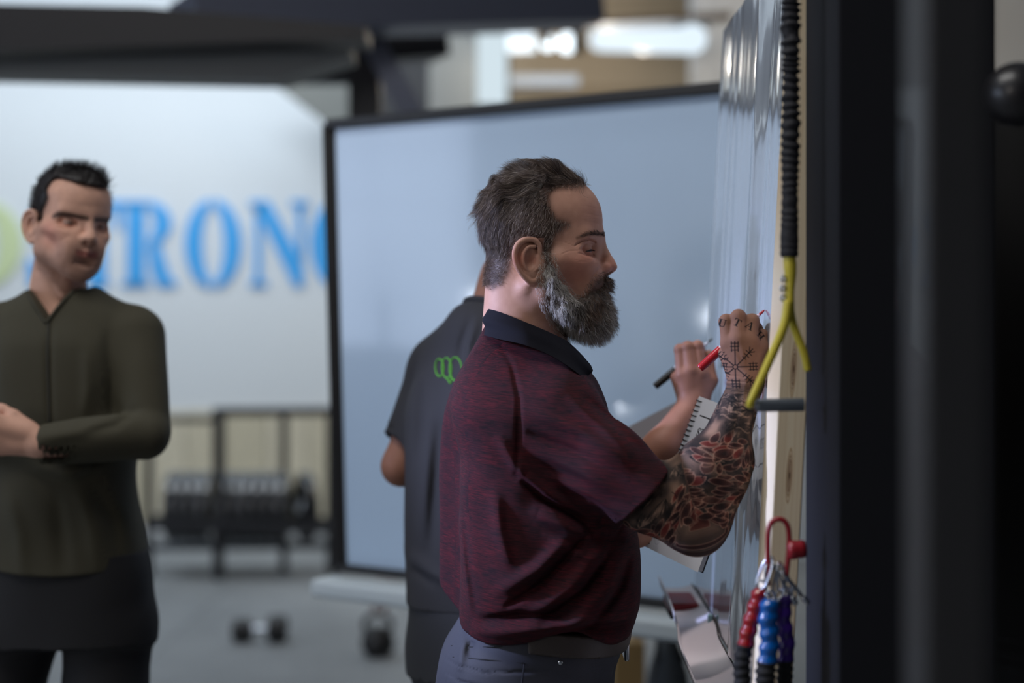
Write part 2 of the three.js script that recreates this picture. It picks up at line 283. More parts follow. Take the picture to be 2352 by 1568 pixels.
// grey and white wall pieces seen over the rolling board
const pieces = struct('wall_partition', slab(1588, -200, 1960, 1284, 9.3, 0.12), std(srgb(205, 211, 217), { roughness: 0.85, map: grain }));
struct('wall_pier', slab(985, -60, 1092, 300, 9.2, 0.3), std(srgb(128, 132, 132), { roughness: 0.9 }));
struct('wall_dark', slab(800, -60, 990, 330, 10.0, 0.2), std(srgb(66, 66, 68), { roughness: 0.9 }));
{
  const g = new THREE.Group(); g.name = 'window_3'; g.userData.kind = 'structure'; g.position.copy(P(1128, 150, 9.9)); scene.add(g);
  mesh('window_pane', slab(1093, 62, 1166, 238, 9.95, 0.02), glow(srgb(206, 222, 230), 1.05), g);
  mesh('window_frame', [slab(1088, 56, 1094, 246, 9.9, 0.06), slab(1165, 56, 1171, 246, 9.9, 0.06), slab(1088, 240, 1171, 247, 9.9, 0.06), slab(1088, 54, 1171, 62, 9.9, 0.06)], std(srgb(60, 62, 66)), g);
}
// overhead steel: beams, brace and posts; also a plate standing in for wall shading
{
  const steel = std(srgb(40, 38, 39), { roughness: 0.55, metalness: 0.2 }), blueSteel = std(srgb(98, 102, 118), { roughness: 0.5, metalness: 0.2 }), greySteel = std(srgb(126, 126, 124), { roughness: 0.6 });
  struct('beam_1', prism([[-260, 4], [330, 16], [840, 60], [840, 90], [640, 92], [-260, 122]], 4.8, 0.2), steel);
  struct('beam_2', prism([[-260, 112], [330, 108], [800, 70], [806, 128], [640, 182], [-260, 164]], 5.05, 0.2), greySteel);
  struct('beam_3', bar(P(420, 40, 5.6), P(1345, 22, 6.6), 0.3, 0.155), blueSteel);
  struct('beam_4', bar(P(560, 128, 6.4), P(1010, 96, 6.8), 0.22, 0.16), steel);
  struct('column_1', slab(800, 90, 872, 350, 6.3, 0.15), steel);
  struct('shade_trim_2', prism([[606, 176], [800, 176], [800, 300], [748, 284]], 9.9, 0.02), std(srgb(116, 118, 114), { roughness: 0.7 }));  // grey plate put in for shading that falls on the back wall
  struct('trim_7', slab(600, 104, 806, 188, 6.5, 0.1), steel);
  struct('trim_3', bar(P(860, 105, 6.2), P(985, 330, 6.2), 0.06, 0.1), blueSteel);
  struct('trim_4', slab(1030, 0, 1066, 56, 6.35, 0.05), std(srgb(96, 98, 112), { roughness: 0.5 }));
  struct('trim_5', slab(1244, -60, 1262, 95, 7.4, 0.05), steel);
  struct('trim_6', slab(1316, -60, 1340, 120, 7.4, 0.05), steel);
  struct('beam_6', bar(P(1330, 56, 9.0), P(1680, 38, 9.0), 0.08, 0.045), std(srgb(74, 62, 48)));
  struct('beam_7', slab(1170, 172, 1330, 196, 9.6, 0.12), std(srgb(176, 184, 194)));
}
function tubeLamp(label, a, b, r, k) {
  const t = thing('tube_lamp', label, 'lamp', a.clone().add(b).multiplyScalar(0.5));
  mesh('lamp_tube', tube([a, b], r, 8, 12), glow(srgb(208, 222, 232), k), t);
  const up = V(0, r * 1.1, -r * 0.4);
  mesh('lamp_housing', bar(a.clone().add(up), b.clone().add(up), r * 2.6, r * 0.5), whiteFrame, t);
  for (const e of [a, b]) mesh('hanger', tube([e.clone().add(up), V(e.x, YC, e.z)], 0.004, 2, 6), whiteFrame, t);
  const l = new THREE.PointLight(0xfff0dc, 0.5); l.name = 'tube_lamp'; l.position.copy(a).add(b).multiplyScalar(0.5).add(V(0, -r * 1.6, r * 1.2)); l.castShadow = true; scene.add(l);
}
tubeLamp('long bright tube lamp in front of the timber boards, widening toward the white partition', P(1378, 92, 9.4), P(1592, 90, 7.2), 0.075, 1.3);
tubeLamp('short bright tube lamp beside the tall daylight slot over the rolling board', P(1166, 99, 9.0), P(1228, 97, 9.0), 0.06, 2);
for (const [px, r, l] of [[1258, 17, 'left of the pair of round bulbs hanging over the rolling board'], [1303, 22, 'right of the pair of round bulbs hanging over the rolling board']]) {
  const c = P(px, 99, 8.8), R = r * 8.8 / F, t = thing('hanging_bulb', l, 'lamp', c);
  mesh('bulb', new THREE.SphereGeometry(R, 20, 14).translate(c.x, c.y, c.z), glow(srgb(212, 224, 232), 3.2), t);
  mesh('cord', tube([V(c.x, c.y + R, c.z), V(c.x, YC, c.z)], 0.006, 4, 6), darkPaint, t);
  const L = new THREE.PointLight(0xffecd0, 0.25); L.name = 'hanging_bulb'; L.position.copy(c); L.castShadow = true; scene.add(L);
}
// small bright lamps along the left wall; the glossy boards mirror them
for (const [y, z, r, l] of [[1.6, -0.32, 0.07, 'the one nearest the wide window'], [1.28, 0.48, 0.08, 'the second from the wide window'], [0.9, 0.82, 0.065, 'the lowest'], [1.58, 1.83, 0.065, 'the one farthest from the wide window']]) {
  const t = thing('wall_lamp', 'small round lamp on the left wall, ' + l, 'lamp', V(X0 + 0.05, y, z));
  mesh('lamp_base', spun(V(X0 + 0.002, y, z), V(X0 + 0.04, y, z), [[0, 0], [0, r * 1.3], [1, r * 1.15], [1, 0]]), whiteFrame, t);
  mesh('lamp_glass', new THREE.SphereGeometry(r, 20, 14).scale(0.6, 1, 1).translate(X0 + 0.06, y, z), glow(srgb(232, 242, 250), 48), t);
  const L = new THREE.PointLight(0xe8f0ff, 0.3); L.name = 'wall_lamp'; L.position.set(X0 + 0.06, y, z); L.castShadow = true; scene.add(L);
}
function addedSpotLamp(label, at, aim, color, power, cone) {  // out-of-view lamps added where more light is wanted
  const d = aim.clone().sub(at).normalize(), t = thing('added_spot_lamp', label, 'ceiling light', at);
  mesh('lamp_can', spun(at.clone().addScaledVector(d, -0.22), at, [[0, 0], [0, 0.05], [0.1, 0.08], [1, 0.1], [1, 0.092], [0.9, 0.085], [0.9, 0]]), darkPaint, t);
  mesh('lamp_lens', spun(at.clone().addScaledVector(d, -0.02), at.clone().addScaledVector(d, -0.012), [[0, 0], [0, 0.086], [1, 0.086], [1, 0]]), glow(srgb(225, 235, 250), 1.2), t);
  mesh('rod', tube([at.clone().addScaledVector(d, -0.12), V(at.x - d.x * 0.12, YC, at.z - d.z * 0.12)], 0.012, 2, 8), darkPaint, t);
  const L = new THREE.SpotLight(color, power, 0, cone, 0.6, 2); L.name = 'added_spot_lamp'; L.position.copy(at).addScaledVector(d, 0.02); L.target.position.copy(aim); L.shadow.radius = 9; L.castShadow = true; scene.add(L, L.target);
}
addedSpotLamp('spot lamp hung near the left wall windows, aimed at the bearded man\'s back', V(-3.7, 2.7, -2.2), V(-0.14, 1.36, -2.3), 0xc0ccff, 110, 0.12);  // added for the cool rim light along his back
addedSpotLamp('added unseen spot lamp over the writing board, aimed down at the marker tray', V(0.3, 4.2, -2.62), V(0.33, 1.0, -2.42), 0xfff0ee, 22, 0.052);  // added to brighten the tray
// ───────── gym things far off ─────────
const blackSteel = std(srgb(40, 40, 43), { roughness: 0.5, metalness: 0.3 }), rubber = std(srgb(30, 30, 32), { roughness: 0.42 }), chrome = std(srgb(200, 205, 212), { roughness: 0.18, metalness: 1 });
{
  const t = thing('plate_rack', 'black steel storage rack with tall posts standing along the pale boards', 'rack', P(560, 1326, 8.7)), Z = 8.7, y0 = -0.0;
  const post = (px, top, Zp, w = 0.06) => { const a = P(px, 0, Zp).x, b = P(0, top, Zp).y; return box(a - w / 2, a + w / 2, 0, b, -Zp - w / 2, -Zp + w / 2); };
  for (const [px, top, z, w] of [[502, 942, 8.6, 0.062], [652, 948, 8.9, 0.045], [343, 960, 8.7, 0.04], [762, 948, 8.7, 0.06]]) mesh('post', post(px, top, z, w), blackSteel, t);
  mesh('top_rail', bar(P(490, 946, 8.6), P(775, 944, 8.6), 0.06, 0.05), blackSteel, t);
  mesh('top_rail', bar(P(335, 963, 8.9), P(492, 963, 8.9), 0.05, 0.035), blackSteel, t);
  mesh('shelf_rail', bar(P(335, 1204, 8.6), P(775, 1212, 8.5), 0.05, 0.06), blackSteel, t);
  mesh('shelf_rail', bar(P(335, 1192, 8.95), P(775, 1198, 8.95), 0.05, 0.05), blackSteel, t);
  mesh('foot_rail', bar(P(335, 1256, 9.0), P(775, 1250, 9.0), 0.05, 0.05), std(srgb(110, 114, 120)), t);
  const pl = lathe([[0.03, -0.035], [0.1, -0.035], [0.11, -0.028], [0.18, -0.028], [0.2, -0.035], [0.215, -0.025], [0.215, 0.025], [0.2, 0.035], [0.18, 0.028], [0.11, 0.028], [0.1, 0.035], [0.03, 0.035], [0.03, -0.035]], 36).rotateZ(Math.PI / 2), hub = lathe([[0.026, -0.037], [0.045, -0.037], [0.045, 0.037], [0.026, 0.037], [0.026, -0.037]], 20).rotateZ(Math.PI / 2);
  const gloss = phys(srgb(30, 30, 32), { roughness: 0.3, clearcoat: 1, clearcoatRoughness: 0.2 });
  const plate = thing('bumper_plate', 'black rubber bumper plate in the middle of the row on the storage rack', 'weight plate', V(0, 0, 0), 'bumper plates in the row on the rack');
  mesh('disc', pl, gloss, plate); mesh('hub', hub, chrome, plate);
  const spots = [398, 424, 450, 476, 522, 548, 574, 600, 626, 652, 702];
  spots.forEach((px, i) => { const o = i ? plate.clone() : plate; if (i) { o.name = numbered('bumper_plate'); scene.add(o); } const c = P(px, 1164, 8.78); o.position.set(c.x, c.y, c.z); o.rotation.y = i < 10 ? 0.06 + 0.02 * (i % 3) : 0.4; if (i === spots.length - 1) o.userData = { ...o.userData, label: 'last bumper plate of the row, its round face turned toward the rolling board' }; });
  plate.userData = { ...plate.userData, label: 'first bumper plate of the row, at the end nearest the man with crossed arms' };
}
{
  const c = P(597, 1478, 6.9), t = thing('dumbbell', 'small dark dumbbell lying alone on the open floor', 'dumbbell', V(c.x, 0, c.z)), hx = (x, r) => lathe([[0, -0.045], [r * 0.85, -0.045], [r, -0.03], [r, 0.03], [r * 0.85, 0.045], [0, 0.045]], 6).rotateZ(Math.PI / 2).rotateX(0.5).translate(c.x + x, r * 0.9, c.z);
  mesh('weight', hx(-0.085, 0.058), rubber, t); mesh('weight', hx(0.085, 0.068), rubber, t);
  mesh('grip', tube([V(c.x - 0.08, 0.056, c.z), V(c.x + 0.08, 0.06, c.z)], 0.016, 4, 12), chrome, t);
}
{
  const c = P(868, 1508, 6.6), t = thing('kettlebell', 'dark kettlebell with tall reddish straps standing behind the man in the black t-shirt', 'kettlebell', V(c.x, 0, c.z));
  mesh('body', lathe([[0, 0], [0.05, 0], [0.075, 0.03], [0.08, 0.07], [0.062, 0.115], [0.03, 0.135], [0, 0.138]]).translate(c.x, 0, c.z), rubber, t);
  mesh('handle', tube([V(c.x - 0.05, 0.1, c.z), V(c.x - 0.06, 0.16, c.z), V(c.x, 0.2, c.z), V(c.x + 0.06, 0.16, c.z), V(c.x + 0.05, 0.1, c.z)], 0.013, 24, 10), rubber, t);
  const st = std(srgb(150, 110, 100));
  for (const [d, e] of [[-0.02, -0.01], [0.025, 0.045]]) mesh('strap', tube([V(c.x + d, 0.2, c.z + 0.01), V(c.x + (d + e) / 2 + 0.02, 0.28, c.z + 0.02), V(c.x + e + 0.03, 0.36, c.z)], 0.008, 12, 6), st, t);
}
{
  const c = P(1444, 1600, 4.6), t = thing('cardboard_box', 'tan cardboard box on the floor behind the bearded man', 'box', V(c.x, 0, c.z)), m = std(srgb(178, 142, 88), { roughness: 0.8, map: grain }), b = P(1410, 1476, 4.6), e = P(1482, 1600, 4.6);
  mesh('box_body', box(b.x, e.x, 0, b.y, -4.95, -4.6), m, t); mesh('box_tape', plainBox((b.x + e.x) / 2 - 0.012, (b.x + e.x) / 2 + 0.012, b.y, b.y + 0.001, -4.95, -4.6), std(srgb(205, 178, 130)), t);
  mesh('box_flap', bar(V(b.x, b.y, -4.78), V(b.x - 0.01, b.y + 0.02, -4.78), 0.34, 0.004), m, t);
  const d = P(1520, 1530, 4.2), u = thing('gear_bag', 'dark gear bag on the floor between the tan box and the marker tray', 'bag', V(d.x, 0, d.z));
  const f = new Field().add(ell(V(d.x + 0.02, 0.28, d.z), 0.075, 0.33, 0.16), 0).add(rc(V(d.x - 0.03, 0.1, d.z), V(d.x + 0.07, 0.1, d.z), 0.1, 0.1), 0.05).push((x, y, z) => 0.012 * (noise(x * 16, y * 12, z * 16) - 0.5)).keep((x, y) => -y);
  mesh('bag_body', solid(f, V(d.x - 0.2, -0.02, d.z - 0.3), V(d.x + 0.25, 0.72, d.z + 0.3), 0.015), std(srgb(44, 50, 56), { roughness: 0.8 }), u);
  mesh('strap', tube([V(d.x - 0.03, 0.5, d.z + 0.06), V(d.x + 0.0, 0.66, d.z + 0.04), V(d.x + 0.06, 0.55, d.z + 0.05)], 0.008, 14, 6), rubber, u);
}
// ───────── the rolling whiteboard behind the men ─────────
const RB = { TL: P(757, 287, 3.84), TR: P(1648, 203, 3.277), BR: P(1650, 1398, 3.277), BL: P(785, 1302, 3.84) };
{
  const ex = RB.TR.clone().sub(RB.TL).multiplyScalar(1.12); RB.TR = RB.TL.clone().add(ex);
  const eb = RB.BR.clone().sub(RB.BL).multiplyScalar(1.12); RB.BR = RB.BL.clone().add(eb);
  const t = thing('rolling_whiteboard', 'wide glossy white board in a thin black frame on a wheeled stand behind the men', 'whiteboard', V(0.05, 0, -3.55));
  const dir = ex.clone().normalize(), n = dir.clone().cross(V(0, 1, 0)).multiplyScalar(-1).normalize(); if (n.z < 0) n.negate();
  RB.n = n;
  const g = new THREE.PlaneGeometry(1, 1, 40, 40), p = g.attributes.position, q = V(0, 0, 0);
  for (let i = 0; i < p.count; i++) { const a = p.getX(i) + 0.5, b = p.getY(i) + 0.5; q.copy(RB.BL).lerp(RB.BR, a).lerp(RB.TL.clone().lerp(RB.TR, a), b); p.setXYZ(i, q.x, q.y, q.z); }
  g.computeVertexNormals();
  const back = g.clone().translate(-n.x * 0.02, -n.y * 0.02, -n.z * 0.02);
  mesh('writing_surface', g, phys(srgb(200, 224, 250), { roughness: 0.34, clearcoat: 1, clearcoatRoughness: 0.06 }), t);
  mesh('back_panel', back, std(srgb(150, 155, 160)), t);
  const fm = std(srgb(34, 33, 34), { roughness: 0.45 }), o = n.clone().multiplyScalar(0.004), c = (v) => v.clone().add(o);
  mesh('frame_rail', bar(c(RB.TL), c(RB.TR), 0.035, 0.026, 0.004), fm, t); mesh('frame_rail', bar(c(RB.BL), c(RB.BR), 0.035, 0.022, 0.004), fm, t);
  mesh('frame_rail', bar(c(RB.TL), c(RB.BL), 0.02, 0.035, 0.004), fm, t); mesh('frame_rail', bar(c(RB.TR), c(RB.BR), 0.02, 0.035, 0.004), fm, t);
  const dn = V(0, -0.047, 0).add(n.clone().multiplyScalar(0.04)), a = RB.BL.clone().add(dn).addScaledVector(dir, -0.045), b = RB.BR.clone().add(dn);
  mesh('tray', bar(a, b, 0.09, 0.05, 0.015), std(srgb(214, 224, 228), { roughness: 0.4 }), t);
  for (const s of [0.3, 0.86]) {
    const f = RB.BL.clone().lerp(RB.BR, s).addScaledVector(n, -0.05), top = V(f.x, 2.0, f.z), lo = V(f.x, 0.1, f.z);
    mesh('stand_post', bar(lo, top, 0.04, 0.04), fm, t);
    mesh('stand_foot', bar(lo.clone().addScaledVector(n, -0.3), lo.clone().addScaledVector(n, 0.12), 0.05, 0.04), fm, t);
    for (const k of [-0.28, 0.1]) { const w = lo.clone().addScaledVector(n, k); mesh('caster', lathe([[0, -0.012], [0.032, -0.012], [0.036, 0], [0.032, 0.012], [0, 0.012]], 18).rotateZ(Math.PI / 2).translate(w.x, 0.036, w.z), rubber, t); mesh('caster_fork', bar(V(w.x, 0.03, w.z), V(w.x, 0.1, w.z), 0.03, 0.012), fm, t); }
  }
}
// ───────── the leaning board, its stud and tray ─────────
const LEAN = 0.052, boardX = (y) => 0.382 + LEAN * (y - EYE);
{
  const t = thing('whiteboard', 'tall glossy white writing board standing beside the pine stud, the men writing on it', 'whiteboard', V(0.36, 1.0, -2.4));
  const z0 = -2.03, z1 = -2.77, y0 = 1.0, y1 = 2.105, g = new THREE.PlaneGeometry(1, 1, 300, 40), p = g.attributes.position;
  for (let i = 0; i < p.count; i++) { const a = p.getX(i) + 0.5, b = p.getY(i) + 0.5, y = lerp(y0, y1, b), z = lerp(z0, z1, a); p.setXYZ(i, boardX(y) + 0.0011 * (noise(z * 13, y * 0.7, 3) - 0.5) + 0.0016 * (noise(z * 31, y * 0.5, 11) - 0.5) + 0.004 * sstep(1.72, 2.1, y) * (noise(z * 16 + 5, y * 5, 8) - 0.5) - 0.007 * Math.exp(-(((z + 2.3 + 0.03 * (y - 1.6)) / 0.036) ** 2)), y, z); }
  g.computeVertexNormals();
  mesh('writing_surface', g, phys(srgb(168, 176, 186), { roughness: 0.22, clearcoat: 1, clearcoatRoughness: 0.05 }), t);
  mesh('board_core', (() => { const b = plainBox(0.007, 0.012, y0, y1, z1, z0), q = b.attributes.position; for (let i = 0; i < q.count; i++) q.setX(i, q.getX(i) + boardX(q.getY(i))); return b; })(), std(srgb(128, 92, 56), { roughness: 0.7 }), t);
  mesh('board_edge', (() => { const b = plainBox(-0.001, 0.0075, y0, y1, z0 - 0.002, z0 + 0.003), q = b.attributes.position; for (let i = 0; i < q.count; i++) q.setX(i, q.getX(i) + boardX(q.getY(i))); return b; })(), std(srgb(176, 138, 92), { roughness: 0.7 }), t);
}
{
  const pine = canvasTexture(256, 2048, (c, w, h) => {
    c.fillStyle = '#e9d9bb'; c.fillRect(0, 0, w, h);
    const knots = [[112, 875], [122, 993], [212, 620], [216, 804], [70, 420], [90, 1250], [60, 1500]];
    for (let i = 0; i < 70; i++) { c.strokeStyle = `rgba(190,150,100,${0.1 + 0.22 * rnd()})`; c.lineWidth = 0.8 + 1.6 * rnd(); c.beginPath(); const x0 = rnd() * w; for (let y = 0; y <= h; y += 16) { let x = x0 + 14 * (noise(x0 / 60, y / 260, 2) - 0.5); for (const [kx, ky] of knots) { const d = Math.hypot((y - ky) / 2.2, x - kx); x += Math.sign(x - kx || 1) * 26 * Math.exp(-d * d / 900); } c.lineTo(x, y); } c.stroke(); }
    for (const [x, y] of knots) for (let r = 30; r > 2; r -= 3) { c.strokeStyle = r > 22 ? 'rgba(165,120,74,.5)' : `rgba(${110 + r},${72 + r},${44 + r},.75)`; c.lineWidth = 2.2; c.beginPath(); c.ellipse(x + (rnd() - 0.5) * 2, y, r * 0.85, r * (1 + 0.08 * rnd()), 0.3, 0, 6.3); c.stroke(); if (r < 6) { c.fillStyle = '#4a3524'; c.beginPath(); c.ellipse(x + 2, y, 5, 4, 0, 0, 6.3); c.fill(); } }
  });
  const t = thing('pine_stud', 'pale knotty pine stud standing upright between the white board and the dark column', 'timber', V(0.4, 0, -2.03));
  const g = box(0, 0.042, 0, 2.5, -2.09, -2.0, 0.003), q = g.attributes.position;
  for (let i = 0; i < q.count; i++) q.setX(i, q.getX(i) + boardX(q.getY(i)) - 0.003 - 0.012 * (q.getY(i) - 1.4) * 0);
  mesh('stud', planarUV(g, (x, y, z) => [(x - boardX(y)) / 0.044 + 0.05 + (z + 2) * 8, (y + 0.02) / 2.6]), std(0xffffff, { map: pine, roughness: 0.65 }), t);
}
{
  const t = thing('marker_tray', 'white bent sheet tray below the writing board holding the red eraser', 'tray', V(0.33, 1.0, -2.4)), m = std(srgb(222, 216, 220), { roughness: 0.45 });
  // rows of the sheet from the board outward, at stations along it
  const rows = [[2.8, 0.355, 1.022, 0.2905, 1.02], [2.6, 0.355, 1.018, 0.2905, 1.008], [2.46, 0.354, 1.014, 0.288, 0.994], [2.42, 0.353, 1.0, 0.286, 0.975], [2.2, 0.352, 0.99, 0.284, 0.963], [1.97, 0.35, 0.985, 0.282, 0.955]];
  const pos = [], idx = [], N = 14;
  for (const [Z, xi, yi, xo, yo] of rows) for (let k = 0; k <= N; k++) { const s = k / N; let x, y; if (s < 0.72) { const u = s / 0.72; x = lerp(xi, xo + 0.003, u); y = lerp(yi - 0.012, yo - 0.004, u) + 0.012 * (1 - u) ** 3; } else { const u = (s - 0.72) / 0.28; x = xo + 0.003 * (1 - u) - 0.002 * Math.sin(u * 3.1); y = lerp(yo - 0.004, yo + 0.016, u); } pos.push(x, y, -Z); }
  for (let r = 0; r < rows.length - 1; r++) for (let k = 0; k < N; k++) { const a = r * (N + 1) + k; idx.push(a, a + 1, a + N + 1, a + 1, a + N + 2, a + N + 1); }
  const g = new THREE.BufferGeometry(); g.setAttribute('position', new THREE.Float32BufferAttribute(pos, 3)); g.setIndex(idx); g.computeVertexNormals();
  const under = g.clone().translate(0.001, -0.003, 0);
  mesh('tray_sheet', [g, under], m, t);
  mesh('tray_joint', tube(rows.map(([Z, xi, yi]) => V(xi - 0.001, yi + 0.001, -Z)), 0.0013, 40, 6), std(srgb(70, 66, 62)), t);
  mesh('tray_lip', tube(rows.map(([Z, , , xo, yo]) => V(xo - 0.001, yo + 0.016, -Z)), 0.002, 40, 6), m, t);
  const e = thing('eraser', 'dark red board eraser with a black felt base lying on the marker tray', 'eraser', P(1573, 1422, 2.62)), ec = P(1573, 1422, 2.62), hw = 0.0275;
  mesh('eraser_body', box(ec.x - hw, ec.x + hw, ec.y + 0.006, ec.y + 0.029, -2.74, -2.62, 0.007), std(srgb(140, 30, 38), { roughness: 0.5 }), e);
  mesh('felt', box(ec.x - hw + 0.001, ec.x + hw - 0.001, ec.y, ec.y + 0.0062, -2.74, -2.62, 0.002), std(srgb(28, 26, 26), { roughness: 1 }), e);
  const c = P(1631, 1431, 2.5), k = thing('small_marker', 'tiny pale turquoise marker standing on the tray beside the eraser', 'marker', c);
  mesh('cap', lathe([[0, 0], [0.0045, 0], [0.0045, 0.012], [0.003, 0.016], [0, 0.0165]], 14).translate(c.x, c.y, c.z), std(srgb(160, 205, 212), { roughness: 0.4 }), k);
}
// ───────── dark uprights in front, with the bands that hang there ─────────
{
  const paint = phys(srgb(31, 32, 37), { roughness: 0.8, specularIntensity: 0.35 });
  const t = thing('steel_column', 'broad dark steel column standing right of the pine stud, hiding its edge', 'column', V(0.49, 0, -1.9));
  const x0 = 0.4126, g = box(x0, x0 + 0.2, 0, 3.6, -2.0, -1.8, 0.004); mesh('column_shaft', g, paint, t);
  mesh('base_plate', box(x0 - 0.05, x0 + 0.25, 0, 0.015, -2.06, -1.74), paint, t);
  const u = thing('rig_upright', 'blurred dark grey rig upright nearest the camera, in front of the steel column', 'rig upright', V(0.29, 0, -1.0));
  const a = P(2118, 0, 1.0).x, b = P(2275, 0, 1.0).x;
  mesh('upright_tube', box(a, b, 0, 3.4, -1.05, -1.0, 0.006), phys(srgb(60, 60, 62), { roughness: 0.5, clearcoat: 0.15 }), u); mesh('foot_plate', box(a - 0.03, b + 0.03, 0, 0.01, -1.1, -0.95), paint, u);
  const bagC = P(2420, 0, 2.5).x, bag = thing('punching_bag', 'tall black standing punching bag with a domed top behind the rig upright', 'punching bag', V(bagC, 0, -2.5));
  const R = bagC - P(2206, 0, 2.5).x, ty = P(0, 172, 2.5).y;
  mesh('bag_body', lathe([[0, 0.25], [R, 0.25], [R, ty - R * 0.6], [R * 0.97, ty - R * 0.42], [R * 0.86, ty - R * 0.22], [R * 0.6, ty - R * 0.06], [R * 0.3, ty], [0, ty + 0.003]], 40).translate(bagC, 0, -2.5), std(srgb(26, 26, 28), { roughness: 0.55 }), bag);
  mesh('bag_base', lathe([[0, 0], [R * 1.3, 0], [R * 1.35, 0.05], [R * 1.15, 0.2], [R * 0.9, 0.26], [0, 0.26]], 40).translate(bagC, 0, -2.5), rubber, bag);
  const c = P(2336, 217, 1.7), r = 74 * 1.7 / F, ball = thing('ball_grip', 'smooth black rubber ball on a short peg, against the punching bag', 'ball grip', c);
  mesh('ball', new THREE.SphereGeometry(r, 40, 28).translate(c.x, c.y, c.z), phys(srgb(30, 28, 30), { roughness: 0.38, clearcoat: 0.15 }), ball);
  mesh('peg', tube([c, c.clone().add(V(0.12, 0, 0))], 0.008, 4, 10), chrome, ball);
  const pm = thing('rig_post', 'black rig post outside the frame that carries the ball grip', 'rig upright', V(c.x + 0.15, 0, c.z)); mesh('post_tube', box(c.x + 0.115, c.x + 0.19, 0, 3.4, c.z - 0.04, c.z + 0.04), paint, pm);
}
{
  const Z = 1.88, peg = thing('steel_peg', 'short grey steel peg sticking out of the column, the yellow strap looped over it', 'peg', P(1790, 930, Z));
  mesh('peg_rod', spun(P(1846, 929, Z), P(1736, 931, Z), [[0, 0], [0, 0.0088], [0.94, 0.0088], [0.98, 0.0078], [1, 0.0055], [1, 0]]), std(srgb(120, 128, 138), { roughness: 0.35, metalness: 0.6 }), peg);
  // stretch band: gathered black sleeve above, yellow tube legs below
  const band = thing('resistance_band', 'resistance band with a gathered black sleeve above a yellow forked tube', 'resistance band', P(1815, 300, Z));
  const c0 = P(1817, -260, Z), c1 = P(1813, 590, Z), sg = tube([c0, P(1816, 200, Z), c1], (t, a) => { const y = t * 850 - 260, amp = 0.0017 * (1 - sstep(100, 560, y)) + 0.0006; return 0.0112 + amp * (Math.sin(t * 270 + 7 * noise(t * 24, 1, 2) + 0.9 * Math.sin(a + t * 30)) * (0.4 + noise(t * 50, 4, 1)) + 1.1 * (noise(t * 90, Math.cos(a) * 2, Math.sin(a) * 2) - 0.5)) + 0.0006 * Math.sin(t * 21); }, 420, 22);
  mesh('band_sleeve', sg, std(srgb(38, 38, 43), { roughness: 0.75 }), band);
  const yellow = phys(srgb(228, 210, 70), { roughness: 0.4, transmission: 0.12, thickness: 0.01, sheen: 0.2 });
  mesh('band_neck', tube([P(1813, 584, Z), P(1816, 640, Z), P(1813, 690, Z), P(1810, 735, Z)], (t) => 0.0076 + 0.0012 * Math.sin(t * 9) - 0.0014 * t, 40, 16), yellow, band);
  mesh('band_leg', tube([P(1811, 690, Z - 0.004), P(1800, 750, Z - 0.006), P(1762, 840, Z - 0.008), P(1728, 915, Z - 0.008), P(1722, 932, Z)], (t) => 0.0062 - 0.0008 * t, 40, 14), yellow, band);
  mesh('band_leg', tube([P(1813, 690, Z + 0.004), P(1822, 745, Z + 0.006), P(1846, 808, Z + 0.006), P(1856, 850, Z + 0.01)], 0.0052, 30, 14), yellow, band);
  mesh('band_ring', [[1800, 640], [1798, 662], [1799, 684]].map(([x, y]) => { const p = P(x, y, Z - 0.004); return new THREE.TorusGeometry(0.0036, 0.0016, 8, 16).rotateY(0.6).translate(p.x, p.y, p.z); }), chrome, band);
  // red hook with small snaps and three handles
  const hook = thing('red_hook', 'red looped hook with a round knob, the clips of the hanging handles gathered on it', 'hook', P(1788, 1250, Z)), red = phys(srgb(150, 26, 38), { roughness: 0.35, clearcoat: 0.4 });
  mesh('hook_loop', tube([P(1765, 1345, Z), P(1764, 1260, Z), P(1766, 1215, Z), P(1776, 1196, Z), P(1789, 1192, Z), P(1802, 1197, Z), P(1811, 1216, Z), P(1812, 1260, Z), P(1806, 1320, Z)], 0.0036, 60, 12), red, hook);
  const k = P(1826, 1262, Z); mesh('hook_knob', spun(P(1808, 1263, Z), P(1850, 1260, Z), [[0, 0], [0, 0.009], [0.08, 0.0125], [0.3, 0.0132], [0.55, 0.0118], [0.75, 0.0122], [1, 0.011], [1, 0]], 14), red, hook);
  const snap = (px, py, tilt, s, label) => { const c = P(px, py, Z), L = 0.024 * s, w = 0.007 * s, g = thing('snap_clip', label, 'clip', c, 'chrome snap clips on the red hook'), ring = tube([V(0, -L, 0), V(-w, -L * 0.55, 0), V(-w, L * 0.4, 0), V(-w * 0.6, L * 0.85, 0), V(0, L, 0), V(w * 0.6, L * 0.85, 0), V(w, L * 0.4, 0), V(w, -L * 0.55, 0), V(0, -L, 0)], 0.0022 * s, 44, 8);
    const R = (q) => q.rotateY(tilt * 2).rotateZ(tilt).translate(c.x, c.y, c.z); mesh('clip_loop', R(ring), chrome, g); mesh('clip_swivel', R(lathe([[0, -L * 1.5], [0.004 * s, -L * 1.5], [0.0045 * s, -L * 1.1], [0.002 * s, -L * 0.95], [0, -L * 0.9]], 14)), chrome, g); };
  snap(1757, 1318, -0.35, 1, 'chrome snap clip above the red handle'); snap(1772, 1332, 0.1, 1.05, 'chrome snap clip above the blue handle'); snap(1790, 1338, -0.1, 0.95, 'chrome snap clip between the blue and purple handles'); snap(1803, 1330, 0.4, 1, 'chrome snap clip above the purple handle'); snap(1818, 1340, 0.7, 0.95, 'chrome snap clip nearest the column');
